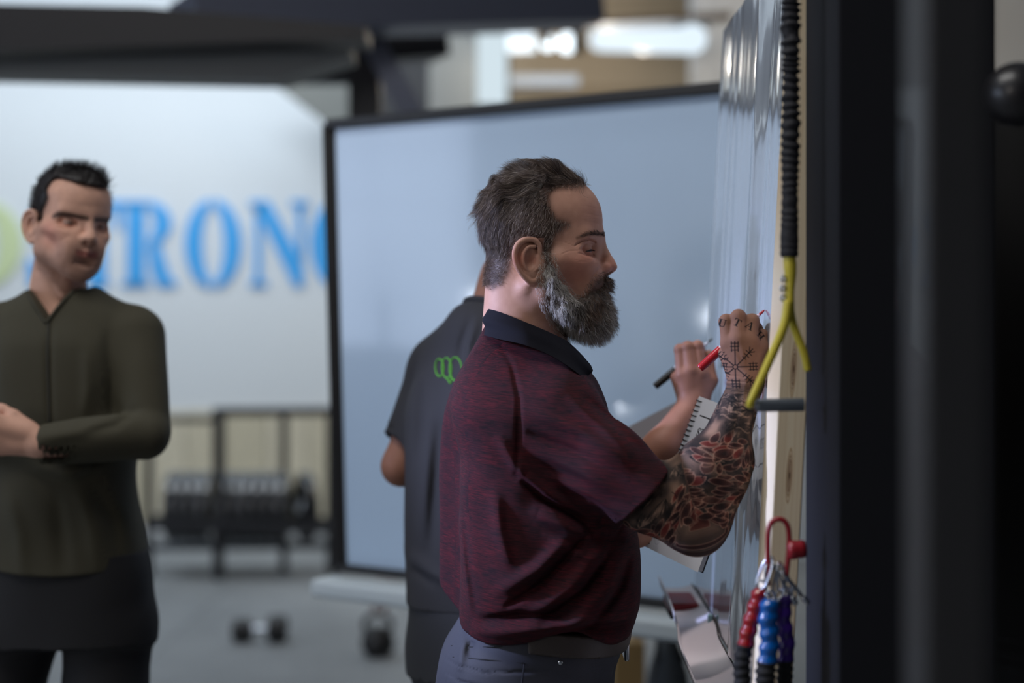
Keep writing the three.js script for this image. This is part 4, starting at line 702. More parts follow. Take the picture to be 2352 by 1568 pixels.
  for (let i = 0; i < 260; i++) spot(rnd() * half, lerp(top, bot, rnd()), 12 + 34 * rnd(), rnd() < 0.8 ? 'rgba(22,19,19,0.6)' : 'rgba(176,138,116,0.45)');
  // rippling bands toward the wrist
  for (let i = 0; i < 60; i++) { const v = lerp(vW - 0.07, vW + 0.012, rnd()), dark = rnd() < 0.65; c.strokeStyle = dark ? 'rgba(20,18,18,.6)' : 'rgba(172,138,116,.5)'; c.lineWidth = 3 + 7 * rnd(); c.beginPath(); const x = rnd() * half, y = Y(v); c.moveTo(x, y); c.bezierCurveTo(x + 34, y - 26, x + 70, y + 22, x + 120, y - 8); c.stroke(); }
  c.restore();
  // the back of the hand: half a picture wide, 0.13 m each way; letters over the fingers, an eight-armed stave below
  const M = 2048 / 0.13, hx = (x) => half + clamp((x - A.W.x + 0.065) / 0.13) * half, hy = (y) => h - clamp((y - A.W.y + 0.02) / 0.13) * h, at = (pX, pY) => { const q = P(pX, pY, HZ - 0.01); return [hx(q.x), hy(q.y)]; }, sx = half / 0.13, k = h / 0.13 / F * HZ, kx = half / 0.13 / F * HZ;
  { const [, y0] = at(1600, 880); c.save(); c.beginPath(); c.rect(half, 0, half, h); c.clip(); const g = c.createLinearGradient(0, y0 - 150, 0, y0 + 120); g.addColorStop(0, 'rgba(84,66,56,0)'); g.addColorStop(1, 'rgba(84,66,56,.9)'); c.fillStyle = g; c.fillRect(half, y0 - 150, half, h); for (let i = 0; i < 70; i++) { const x = half + rnd() * half, y = y0 + lerp(-70, 330, rnd()); c.strokeStyle = rnd() < 0.65 ? 'rgba(24,21,21,.6)' : 'rgba(172,138,116,.45)'; c.lineWidth = 5 + 12 * rnd(); c.beginPath(); c.moveTo(x, y); c.bezierCurveTo(x + 40, y - 40, x + 80, y + 40, x + 140, y - 12); c.stroke(); } c.restore(); }
  c.save(); const [ox, oy] = at(1687, 842); c.translate(ox, oy); c.scale(kx, k); c.rotate(-0.03); c.strokeStyle = 'rgba(30,24,24,.92)'; c.lineCap = 'round';
  for (let i = 0; i < 8; i++) {
    c.save(); c.rotate(i * Math.PI / 4); c.lineWidth = 2.6; const L = [58, 56, 50, 54, 48, 40, 26, 50][i] ?? 50; c.beginPath(); c.moveTo(0, -5); c.lineTo(0, -L); c.stroke(); c.lineWidth = 2.1;
    const barAt = (y, w) => { c.beginPath(); c.moveTo(-w, -y); c.lineTo(w, -y); c.stroke(); };
    if (i % 2 === 0) { barAt(L * 0.66, 8); barAt(L * 0.8, 9); barAt(L * 0.93, 8); for (const s of [-1, 1]) { c.beginPath(); c.moveTo(s * 7, -L * 0.6); c.lineTo(s * 7, -L * 1.0); c.stroke(); } }
    else { barAt(L * 0.5, 5); barAt(L * 0.64, 7); barAt(L * 0.78, 9); c.beginPath(); c.moveTo(-8, -L * 0.98); c.lineTo(0, -L * 0.8); c.lineTo(8, -L * 0.98); c.stroke(); }
    c.restore();
  }
  c.lineWidth = 2.4; c.beginPath(); c.arc(0, 0, 5, 0, 7); c.stroke(); c.restore();
  for (const [ch, X0, Y0, a, s] of [['U', 1661, 742, 0.25, 24], ['T', 1693, 741, 0.5, 25], ['A', 1722, 748, 0.62, 25], ['H', 1748, 771, 0.95, 23]]) { c.save(); c.translate(...at(X0, Y0)); c.scale(kx, k); c.rotate(a); c.font = `bold ${s}px serif`; c.textAlign = 'center'; c.textBaseline = 'middle'; c.fillStyle = 'rgba(24,20,20,.95)'; c.fillText(ch, 0, 0); c.restore(); }
});
// left arm, bent across the belly to hold the notebook from below
const arm2 = new Field(), L2 = { S: P(1290, 940, 2.46), E: P(1372, 1150, 2.46), W: P(1438, 1208, 2.37) };
arm2.add(rc(L2.S, L2.E, 0.05, 0.045), 0).add(rc(L2.E, L2.W, 0.043, 0.026), 0.02);
{
  const q = (x, y, z) => P(x - 38, y - 14, z + 0.02), mcp = [q(1500, 1216, 2.375), q(1508, 1228, 2.362), q(1510, 1242, 2.35), q(1506, 1254, 2.34)];
  gripHand(arm2, [q(1484, 1226, 2.36), q(1484, 1242, 2.35)], mcp, mcp.map((m) => m.clone().add(V(0.03, 0.004, -0.004))), mcp.map((m) => m.clone().add(V(0.044, 0.006, -0.022))), mcp.map((m) => m.clone().add(V(0.044, 0.008, -0.034))), [q(1488, 1222, 2.34), q(1506, 1206, 2.33), q(1526, 1200, 2.328), q(1542, 1196, 2.33)], 0.95);
}
const arm2Geo = solid(arm2, V(0.05, 1.12, -2.62), V(0.36, 1.5, -2.26), 0.0032);
tint(arm2Geo, (x, y, z) => { const m = 0.85 + 0.3 * fbm(x * 60, y * 60, z * 60, 3); return SKIN.map((v) => v * m * 0.9); });
// trunk and legs under the clothes, down to the shoes
const trunk = new Field(), mx = (p, y = 0) => P(p, y, MZ).x;
trunk.add(rc(V(mx(1195), 1.49, -MZ), V(mx(1225), 1.3, -MZ), 0.05, 0.1), 0).add(rc(V(mx(1225), 1.3, -MZ), V(mx(1245), 1.06, -MZ), 0.1, 0.105), 0.05).add(rc(V(mx(1235), 1.06, -MZ), V(mx(1220), 0.95, -MZ), 0.105, 0.1), 0.05);
for (const s of [1, -1]) trunk.add(rc(V(mx(1212), 0.92, -MZ + s * 0.09), V(mx(1215), 0.5, -MZ + s * 0.1), 0.085, 0.055), 0.04).add(rc(V(mx(1215), 0.5, -MZ + s * 0.1), V(mx(1195), 0.09, -MZ + s * 0.1), 0.055, 0.04), 0.02).add(rc(V(mx(1190), 0.05, -MZ + s * 0.1), V(mx(1190) + 0.17, 0.035, -MZ + s * 0.11), 0.035, 0.03), 0.03);
const trunkGeo = tint(solid(trunk, V(mx(1215) - 0.25, 0, -MZ - 0.25), V(mx(1215) + 0.3, 1.6, -MZ + 0.25), 0.014), () => SKIN);
{
  const pores = dataTexture(512, 512, (x, y) => 0.55 + 0.3 * (noise(x / 3.2, y / 3.2, 2) - 0.5) + 0.3 * (noise(x / 9, y / 9, 5) - 0.5) + 0.16 * (rnd() - 0.5), false), skinM = phys(0xffffff, { bumpMap: pores, bumpScale: 0.00016, vertexColors: true, roughness: 0.52, specularIntensity: 0.6, sheen: 0.15, sheenRoughness: 0.5 }), ink = phys(0xffffff, { vertexColors: true, map: inkMap, roughness: 0.72, specularIntensity: 0.4 });
  const flat = (g) => { const q = g.index ? g.toNonIndexed() : g; if (!q.attributes.uv) q.setAttribute('uv', new THREE.BufferAttribute(new Float32Array(q.attributes.position.count * 2), 2)); return q; };
  const hg = flat(planarUV(toW(headGeo.clone()), (x, y, z) => [(x + z * 0.5) * 14, (y + z * 0.3) * 14]));
  const body = mergeGeometries([mergeGeometries([hg, flat(arm2Geo), flat(trunkGeo)]), A.geo], true);
  mesh('body', body, [skinM, ink], M1);
}
// eyes
both((s) => { mesh('eye', toW(eyeStrip(s, 3)), std(srgb(58, 46, 42), { roughness: 0.3 }), M1); });
{
  both((s) => {
    const pts = []; for (let i = 0; i < 46; i++) { const u = -0.45 + 1.5 * i / 45, c = hp(1338, 576, s * 46); pts.push({ p: c.clone().add(V(hl(19) * Math.cos(u), hl(0.5) - hl(3) * Math.max(0, u - 0.35), s * hl(20.2) * Math.sin(u))), n: V(Math.cos(u), -0.1, s * Math.sin(u)) }); }
    let i = 0; mesh('eyelashes', toW(hair({ n: pts.length * 3, root: () => pts[i++ % pts.length], len: () => 0.0058, dir: (q, n, t) => V(0.1, -0.35 + 0.5 * t, 0).addScaledVector(n, 1), segs: 3, r: 0.00024, curl: 0.1, color: () => lin(40, 32, 30) })), hairMat, M1);
  });
}

// hair
const f1 = (x, y, z) => h1.eval(x, y, z);
const onEar = (X, Y, Z) => Z > 96 && X > 1172 && X < 1250 && Y > 548;
const inHair = (x, y, z) => { const X = x * HS + 1225, Y = 605 - y * HS; return onEar(X, Y, Math.abs(z) * HS) ? 0 : sstep(-6, 7, signedPoly(X, Y, HAIRLINE)); };
const topness = (p) => sstep(470, 405, py(p) + 0.22 * (px(p) - 1230)) ;
{
  // a close cap under the strands gives the cut its body
  const cap = new Field(); cap.add((x, y, z) => h1.eval(x, y, z) - hl(1 + 3 * sstep(490, 405, 605 - y * HS) + 3 * sstep(1180, 1110, x * HS + 1225) * sstep(610, 560, 605 - y * HS)) + 0.0025 * (noise(x * 140, y * 140, z * 140) - 0.5), 0);
  cap.keep((x, y, z) => { const X = x * HS + 1225, Y = 605 - y * HS; return -(signedPoly(X, Y, HAIRLINE) - 17 - 5 * noise(X / 9, Y / 9, z * 160)) / HS; }, 0.004).keep((x, y) => hp(0, 596).y - y, 0.004);
  cap.cut((x, y, z) => { const X = x * HS + 1225, Y = 605 - y * HS, Z = Math.abs(z) * HS; return Math.max(Math.hypot(X - 1212, Y - 600) - 52, 92 - Z) / HS; }, 0.003);
  const capGeo = tint(solid(cap, hp(1080, 720, -140), hp(1370, 350, 140), 0.0024, 2.2), (x, y, z) => { const X = x * HS + 1225, Y = 605 - y * HS; return mix3(lin(44, 37, 34), grey[1], 0.9 * sstep(430, 520, Y) * sstep(1130, 1190, X)); });
  const tone = (p) => { const X = px(p), Y = py(p), side = sstep(430, 520, Y) * sstep(1110, 1190, X), r = rnd(), front = sstep(1270, 1320, X) * sstep(450, 400, Y); const w = 0.16 + 0.42 * side + 0.3 * front; return r < w * 0.4 ? mix3(grey[2], grey[3], rnd()) : r < w * 1.3 ? mix3(grey[1], grey[2], rnd()) : mix3(grey[0], grey[1], rnd()); };
  const flow = (q, n, t) => { const k = topness(q), X = px(q), fr = sstep(1285, 1340, X) * k; const d = V(lerp(-0.45, -0.95, k), lerp(-0.85, 0.12, k), 0.05 * Math.sign(q.z) * (1 - k)); d.y -= 0.9 * sstep(1210, 1120, X); d.projectOnPlane(n).normalize().addScaledVector(n, (lerp(0.2, 0.12, k) + 0.2 * sstep(1180, 1120, X)) * (1 - t) + 0.3 * fr * (1 - t)); d.y += 0.4 * fr * (0.6 - t); d.x += 0.4 * fr * (t < 0.3 ? 1 : 0); return d; };
  const sides = hair({ n: 15000, root: rootsOn(headGeo, (x, y, z) => inHair(x, y, z) * (1 - topness({ x, y, z }))), field: f1, segs: 4, r: 0.00018, jit: 0.2, lift: 0.005, curl: 0.4, curlScale: 95, dir: flow, color: tone, len: (p) => { const Y = py(p), X = px(p); return 0.0085 * lerp(1, 0.45, sstep(550, 640, Y)) + 0.004 * sstep(500, 450, Y) + 0.016 * sstep(1185, 1150, X) * sstep(420, 450, Y) * sstep(600, 550, Y); } });
  const crown = hair({ n: 9500, root: rootsOn(headGeo, (x, y, z) => inHair(x, y, z) * topness({ x, y, z })), field: f1, segs: 9, r: 0.0002, jit: 0.07, lift: 0.006, curl: 1.0, curlScale: 52, dir: flow, color: tone, len: (p) => 0.04 - 0.012 * sstep(1270, 1330, px(p)) });
  const strands = merge([sides, crown]);
  const hairObj = mesh('hair', merge([capGeo, strands].map((g) => toW(g))), hairMat, M1); hairObj.userData.label = 'short greying hair swept back';
  // eyebrow and lashes
  const brow = hair({ n: 460, root: rootsOn(headGeo, (x, y, z) => { const X = x * HS + 1225, Y = 605 - y * HS; return Math.abs(z) > hl(8) && x > 0.05 && distPoly(X, Y, [[1334, 546], [1352, 541], [1372, 538], [1389, 540]]) < 4.5 ? 1 : 0; }), len: () => 0.009, dir: (q, n) => V(-0.55, 0.02, 0.6 * Math.sign(q.z)).addScaledVector(n, 0.25), segs: 3, r: 0.00024, curl: 0.06, field: f1, lift: 0.002, color: () => mix3(lin(52, 38, 32), lin(100, 84, 76), rnd() * rnd()) });
  mesh('eyebrows', toW(brow), hairMat, M1);
}
// beard: a full body of hair and the strands that stand out of it
{
  const b = new Field(), q = hp, CORE = [...BEARD.slice(0, 10), [1410, 640], [1402, 668], [1398, 684], [1406, 704], [1413, 738], [1404, 768], [1366, 784], [1320, 770], [1290, 742], [1262, 700], [1242, 655]];
  b.add(ell(q(1362, 722), hl(44), hl(58), hl(62)), 0).add(ell(q(1322, 705), hl(58), hl(60), hl(76)), 0.03).add(rc(q(1388, 640), q(1392, 672), hl(14), hl(15)), 0.02);
  both((s) => b.add(rc(q(1390, 643, s * 8), q(1360, 690, s * 36), hl(13), hl(17)), 0.015).add(rc(q(1254, 606, s * 98), q(1262, 650, s * 92), hl(10), hl(20)), 0.01).add(rc(q(1262, 650, s * 90), q(1284, 696, s * 82), hl(22), hl(28)), 0.02));
  b.keep((x, y, z) => -(signedPoly(x * HS + 1225, 605 - y * HS, CORE) - 3 - 4 * noise(x * 160, y * 160, z * 160)) / HS, 0.008);
  b.push((x, y, z) => 0.004 * (noise(x * 190, y * 80, z * 190) - 0.5) + 0.002 * (noise(x * 420, y * 180, z * 420) - 0.5));
  const core = solid(b, hp(1220, 830, -125), hp(1450, 580, 125), 0.0024, 2.2);
  const dark = (X, Y) => Math.exp(-(((X - 1362 + 0.25 * (Y - 690)) / 26) ** 2)) * sstep(625, 650, Y) * sstep(775, 715, Y) + (Y < 664 && X > 1362 ? 0.9 : 0);
  const shadeOf = (X, Y) => { const r = rnd(), k = clamp(dark(X, Y)), g = sstep(1385, 1290, X) * 0.5 + sstep(700, 770, Y) * 0.45; if (r < k * 0.9) return mix3(lin(72, 54, 44), lin(118, 92, 76), rnd()); return r < 0.45 + 0.5 * g ? mix3(lin(172, 166, 158), lin(232, 227, 222), rnd()) : mix3(lin(108, 98, 90), lin(158, 149, 142), rnd()); };
  tint(core, (x, y, z) => mix3(lin(60, 51, 46), lin(112, 102, 95), noise(x * 300, y * 160, z * 300)));
  const bdir = (p, n, t) => { const X = px(p), Y = py(p); const d = V(0.15 + 0.5 * sstep(1300, 1400, X), -1, 0.12 * Math.sign(p.z)); if (Y < 672 && X > 1360) d.set(0.45, -0.75, 0.6 * Math.sign(p.z) * sstep(0.0, 0.02, Math.abs(p.z))); if (X < 1300) d.x = 0.32; d.addScaledVector(n, 0.62 - 0.4 * t); return d; };
  const strands = hair({ n: 20000, root: rootsOn(core, () => 1), len: (p) => { const X = px(p), Y = py(p); return X < 1290 && Y < 690 ? 0.013 : Y < 672 && X > 1360 ? 0.014 : 0.02; }, dir: bdir, segs: 6, r: 0.00018, curl: 1.0, curlScale: 130, color: (p) => shadeOf(px(p), py(p)) });
  const edge = hair({ n: 3200, root: rootsOn(headGeo, (x, y, z) => { const s = signedPoly(x * HS + 1225, 605 - y * HS, BEARD); return s > -9 && s < 12 && x < 0.12 ? 1 : 0; }), len: () => 0.007, dir: bdir, field: f1, lift: 0.003, segs: 5, r: 0.00017, curl: 0.9, curlScale: 150, color: (p) => shadeOf(px(p), py(p)) });
  mesh('beard', merge([core, strands, edge].map((g) => toW(g))), hairMat, M1).userData.label = 'full grey beard, darker around the mouth';
}
// ───────── the bearded man's clothes ─────────
const toPX = (x, Z) => CX + x * F / Z, toPY = (y, Z) => HY - (y - EYE) * F / Z;
// where a field is met when coming from the front (the camera's side of the body)
function meet(field, x, y, z0 = -1.6, z1 = -3.6, out = 0) { let z = z0; for (let i = 0; i < 400; i++) { const d = field.at(x, y, z); if (d < 0.0006) break; z -= Math.max(d * 0.6, 0.0006); if (z < z1) break; } return V(x, y, z + out); }
// places on a body's surface, looked for along the line of sight through a pixel of the photograph
function onBody(field, pts, Z, out = 0) { return pts.map(([a, b]) => { let q = P(a, b, Z - 0.35), d = P(a, b, 1).sub(camera.position).normalize(); for (let i = 0; i < 500; i++) { const v = field.at(q.x, q.y, q.z); if (v < 0.0005 || q.z < -Z - 0.4) break; q.addScaledVector(d, Math.max(v * 0.6, 0.0005)); } return q.addScaledVector(d, -out); }); }
// creases and ridges drawn along lines on the side of a garment
function folds(list, Z, zc) {
  const L = list.map(([amp, w, pts]) => ({ amp, w, pts: pts.map(([a, b]) => { const p = P(a, b, Z); return [p.x, p.y]; }) }));
  for (const l of L) { const xs = l.pts.map((p) => p[0]), ys = l.pts.map((p) => p[1]); l.x0 = Math.min(...xs) - 2.4 * l.w; l.x1 = Math.max(...xs) + 2.4 * l.w; l.y0 = Math.min(...ys) - 2.4 * l.w; l.y1 = Math.max(...ys) + 2.4 * l.w; l.len = 0; l.cum = [0]; for (let i = 1; i < l.pts.length; i++) { l.len += Math.hypot(l.pts[i][0] - l.pts[i - 1][0], l.pts[i][1] - l.pts[i - 1][1]); l.cum.push(l.len); } }
  return (x, y, z) => {
    const near = sstep(zc - 0.06, zc + 0.03, z); if (near <= 0) return 0; let s = 0;
    for (const l of L) {
      if (x < l.x0 || x > l.x1 || y < l.y0 || y > l.y1) continue;
      let m = 1e9, tt = 0;
      for (let i = 0; i < l.pts.length - 1; i++) { const [ax, ay] = l.pts[i], dx = l.pts[i + 1][0] - ax, dy = l.pts[i + 1][1] - ay, q = dx * dx + dy * dy, t = clamp(((x - ax) * dx + (y - ay) * dy) / q), d = Math.hypot(x - ax - t * dx, y - ay - t * dy); if (d < m) { m = d; tt = (l.cum[i] + t * Math.sqrt(q)) / l.len; } }
      s -= l.amp * Math.exp(-(m * m) / (l.w * l.w)) * Math.pow(Math.max(0, Math.sin(Math.PI * clamp(tt * 0.94 + 0.03))), 0.6);
    }
    return s * near;
  };
}
const shirt = new Field();
{
  const back = profile([[715, 1122], [735, 1117], [760, 1107], [800, 1084], [850, 1055], [900, 1033], [950, 1017], [1000, 1009], [1050, 1005], [1100, 1004], [1250, 1005], [1362, 1003], [1470, 1003]]);
  const front = profile([[715, 1285], [760, 1318], [800, 1342], [850, 1362], [900, 1384], [950, 1402], [1050, 1428], [1120, 1440], [1200, 1459], [1260, 1467], [1330, 1469], [1370, 1466], [1410, 1455], [1440, 1440], [1480, 1430]]);
  const wide = profile([[715, 0.045], [765, 0.06], [790, 0.082], [820, 0.118], [860, 0.152], [900, 0.178], [950, 0.194], [1100, 0.2], [1300, 0.2], [1380, 0.197], [1430, 0.188], [1480, 0.18]]);
  shirt.add((x, y, z) => {
    const X = toPX(x, MZ), Y = toPY(y, MZ), zc = z + MZ;
    const g = sstep(880, 1060, Y), xb = back(Y) + 54 * g * sstep(-0.05, 0.035, zc) + 5 * g * Math.exp(-(((zc + 0.012) / 0.022) ** 2)), xf = front(Y), cx = (xb + xf) / 2, a = (xf - xb) / 2 * MZ / F, u = (X - cx) * MZ / F / a, v = zc / wide(Y), n = u < 0 ? 3.2 : 2.4;
    const q = Math.pow(Math.pow(Math.abs(u), n) + Math.pow(Math.abs(v), n), 1 / n);
    return (q - 1) * Math.min(a, wide(Y)) * 0.85;
  }, 0);
  const necking = profile([[1118, 722], [1200, 748], [1255, 770], [1300, 794], [1357, 850], [1400, 870]]);
  shirt.put((x, y, z) => (necking(toPX(x, MZ)) - toPY(y, MZ)) * MZ / F, 0.012, 2);
  const a = P(1280, 960, 2.165), b = P(1474, 1137, 2.10), d = b.clone().sub(a).normalize(), hem = V(0.727, -0.686, 0), sl = new Field();
  sl.add(rc(a, P(1400, 1068, 2.115), 0.066, 0.056), 0).add(rc(P(1400, 1068, 2.115), b.clone().addScaledVector(d, 0.06), 0.056, 0.0565), 0.02).add(rc(P(1226, 925, 2.25), P(1274, 968, 2.18), 0.055, 0.066), 0.03);
  sl.keep((x, y, z) => (x - b.x) * hem.x + (y - b.y) * hem.y, 0.004);
  sl.cut(rc(b.clone().addScaledVector(d, -0.02), b.clone().addScaledVector(d, 0.12), 0.0535, 0.0535), 0.003);
  shirt.add(sl.at, 0.022);
  const sl2 = new Field().add(rc(P(1270, 960, 2.42), P(1360, 1110, 2.45), 0.07, 0.056), 0);
  shirt.add(sl2.at, 0.04);
  shirt.push(folds([
    [-0.003, 0.0046, [[1150, 788], [1176, 835], [1191, 900], [1191, 980], [1186, 1062]]],
    [0.0084, 0.00858, [[1150, 990], [1200, 1065], [1285, 1132]]], [-0.0098, 0.00546, [[1186, 1058], [1240, 1108], [1330, 1160]]], [0.0084, 0.01014, [[1230, 1140], [1310, 1175], [1380, 1195]]],
    [-0.0084, 0.00936, [[1290, 1140], [1350, 1190], [1420, 1215]]],
    [-0.0063, 0.00546, [[1165, 1338], [1235, 1290], [1300, 1222], [1345, 1170]]], [0.0077, 0.01092, [[1150, 1305], [1230, 1255], [1290, 1195]]], [0.0084, 0.01248, [[1210, 1362], [1300, 1290], [1370, 1210]]],
    [-0.0063, 0.00624, [[1240, 1368], [1330, 1300], [1385, 1225]]], [0.007, 0.0117, [[1290, 1378], [1370, 1310], [1410, 1240]]], [-0.007, 0.0078, [[1340, 1385], [1410, 1310], [1430, 1250]]],
    [-0.0084, 0.00702, [[1115, 1372], [1190, 1358], [1290, 1352]]], [0.0098, 0.01092, [[1110, 1398], [1210, 1384], [1330, 1366], [1420, 1372]]], [-0.0084, 0.00858, [[1270, 1392], [1350, 1384], [1440, 1398]]], [0.007, 0.00936, [[1340, 1412], [1400, 1424], [1440, 1430]]],
    [0.004, 0.0055, [[1062, 1170], [1072, 1260], [1088, 1360]]],
    [0.0063, 0.00936, [[1225, 930], [1320, 968], [1420, 1030]]], [-0.0056, 0.00624, [[1215, 972], [1310, 1010], [1400, 1058]]], [0.0056, 0.00858, [[1225, 1010], [1320, 1050], [1410, 1100]]],
    [-0.0049, 0.00624, [[1330, 900], [1390, 950], [1450, 1010]]], [0.0049, 0.0078, [[1300, 905], [1370, 965], [1430, 1020]]], [-0.0042, 0.00468, [[1280, 1090], [1340, 1110], [1400, 1150]]], [0.0056, 0.0078, [[1260, 1060], [1330, 1098], [1400, 1140]]],
    [-0.00308, 0.00312, [[1402, 1192], [1460, 1130], [1516, 1066]]],
    [0.0056, 0.00936, [[1140, 1100], [1150, 1180], [1170, 1250]]], [-0.002, 0.016, [[1110, 1090], [1112, 1200], [1125, 1300]]], [0.0042, 0.0078, [[1250, 1190], [1330, 1230], [1400, 1250]]],
  ], MZ, -MZ));
  shirt.push((x, y, z) => 0.005 * (noise(x * 11 + 4, y * 7, z * 11) - 0.5) + 0.0022 * (noise(x * 30, y * 18, z * 30) - 0.5));
  const hemY = profile([[990, 1358], [1010, 1364], [1058, 1404], [1070, 1414], [1130, 1427], [1200, 1420], [1250, 1404], [1310, 1397], [1350, 1412], [1400, 1442], [1440, 1456], [1470, 1440]]);
  shirt.keep((x, y, z) => (toPY(y, MZ) - hemY(toPX(x, MZ)) + 14 * sstep(-0.02, -0.08, z + MZ) * sstep(1180, 1080, toPX(x, MZ))) * MZ / F, 0.008);
}
const heather = dataTexture(1024, 1024, (x, y) => { const a = noise(x / 60, y / 1.6, 3), b = noise(x / 22, y / 1.1, 9), c = rnd(), s = a * 0.5 + b * 0.32 + c * 0.18, t = sstep(0.3, 0.72, s), n = noise(x / 130, y / 90, 6); return [lerp(0.12, 0.32, t) * (0.85 + 0.3 * n), lerp(0.07, 0.1, t), lerp(0.09, 0.13, t)]; });
{
  const g = solid(shirt, P(985, 1470, MZ).setZ(-2.62), P(1560, 700, MZ).setZ(-1.99), 0.0033, 2);
  planarUV(g, (x, y, z) => { const a = Math.atan2(z + MZ, x - mx(1235)); return [a * 0.2 / 0.22, y / 0.22 + x * 0.45]; });
  const knit = dataTexture(256, 256, (x, y) => 0.5 + 0.35 * Math.sin(x * 0.785) * Math.sin(y * 0.785) + 0.3 * (rnd() - 0.5), false);
  knit.repeat.set(9, 9);
  const m = phys(0xffffff, { map: heather, roughness: 0.7, specularIntensity: 0.3, sheen: 0.6, sheenRoughness: 0.35, sheenColor: new THREE.Color(0.06, 0.05, 0.09), bumpMap: knit, bumpScale: 0.0004 });
  mesh('polo_shirt', g, m, M1);
  // collar: a folded band, both halves from one set of stations
  const st = [[[1121, 716, 2.30], [1112, 768, 2.305]], [[1124, 714, 2.262], [1114, 770, 2.24]], [[1152, 722, 2.228], [1143, 778, 2.20]], [[1200, 741, 2.212], [1205, 792, 2.168]], [[1255, 764, 2.214], [1268, 818, 2.17]], [[1300, 786, 2.216], [1318, 850, 2.158]], [[1330, 812, 2.222], [1341, 869, 2.168]], [[1357, 842, 2.222], [1347, 872, 2.19]]];
  const pos = [], idx = [], N = 8, top = curve(st.map((s) => P(...s[0]))), bot = curve(st.map((s) => P(...s[1]))), S = 60;
  for (const side of [1, -1]) for (const off of [0, 1]) {
    const base = pos.length / 3;
    for (let i = 0; i <= S; i++) { const a = top.getPoint(i / S), b = bot.getPoint(i / S); for (let k = 0; k <= N; k++) { const t = k / N, q = a.clone().lerp(b, t), cx = mx(1210), o = V(q.x - cx, 0, q.z + MZ).normalize(); q.addScaledVector(o, 0.007 * Math.sin(Math.PI * Math.min(1, t * 1.5)) - off * 0.0035 * (k > 0 ? 1 : 0)); q.y += 0.003 * (k === 0 ? 1 : 0); pos.push(q.x, q.y, side > 0 ? q.z : -2 * MZ - q.z); } }
    for (let i = 0; i < S; i++) for (let k = 0; k < N; k++) { const A0 = base + i * (N + 1) + k, B0 = A0 + 1, C0 = A0 + N + 1; idx.push(A0, C0, B0, B0, C0, C0 + 1); }
  }
  const cg = new THREE.BufferGeometry(); cg.setAttribute('position', new THREE.Float32BufferAttribute(pos, 3)); cg.setIndex(idx); cg.computeVertexNormals();
  // inner stand of the collar, against the neck
  const sp = [], si = []; for (let i = 0; i <= 48; i++) { const a = i / 48 * Math.PI * 2, c = Math.cos(a), s = Math.sin(a), x = mx(1205) + c * 0.064 - 0.002, z = -MZ + s * 0.066; for (const h of [0, 1]) { const yTop = lerp(P(0, 716, MZ).y, P(0, 800, MZ).y, sstep(-1, 1, c)); sp.push(x, yTop - (h ? 0.045 : 0.004), z); } } for (let i = 0; i < 48; i++) si.push(2 * i, 2 * i + 1, 2 * i + 2, 2 * i + 1, 2 * i + 3, 2 * i + 2);
  const sg = new THREE.BufferGeometry(); sg.setAttribute('position', new THREE.Float32BufferAttribute(sp, 3)); sg.setIndex(si); sg.computeVertexNormals();
  mesh('collar', [cg, sg], phys(srgb(24, 24, 31), { roughness: 0.9, specularIntensity: 0.25, sheen: 0.15, sheenRoughness: 0.4, sheenColor: new THREE.Color(0.12, 0.2, 0.3), bumpMap: knit, bumpScale: 0.0003 }), M1).userData.label = 'dark navy knitted collar';
}
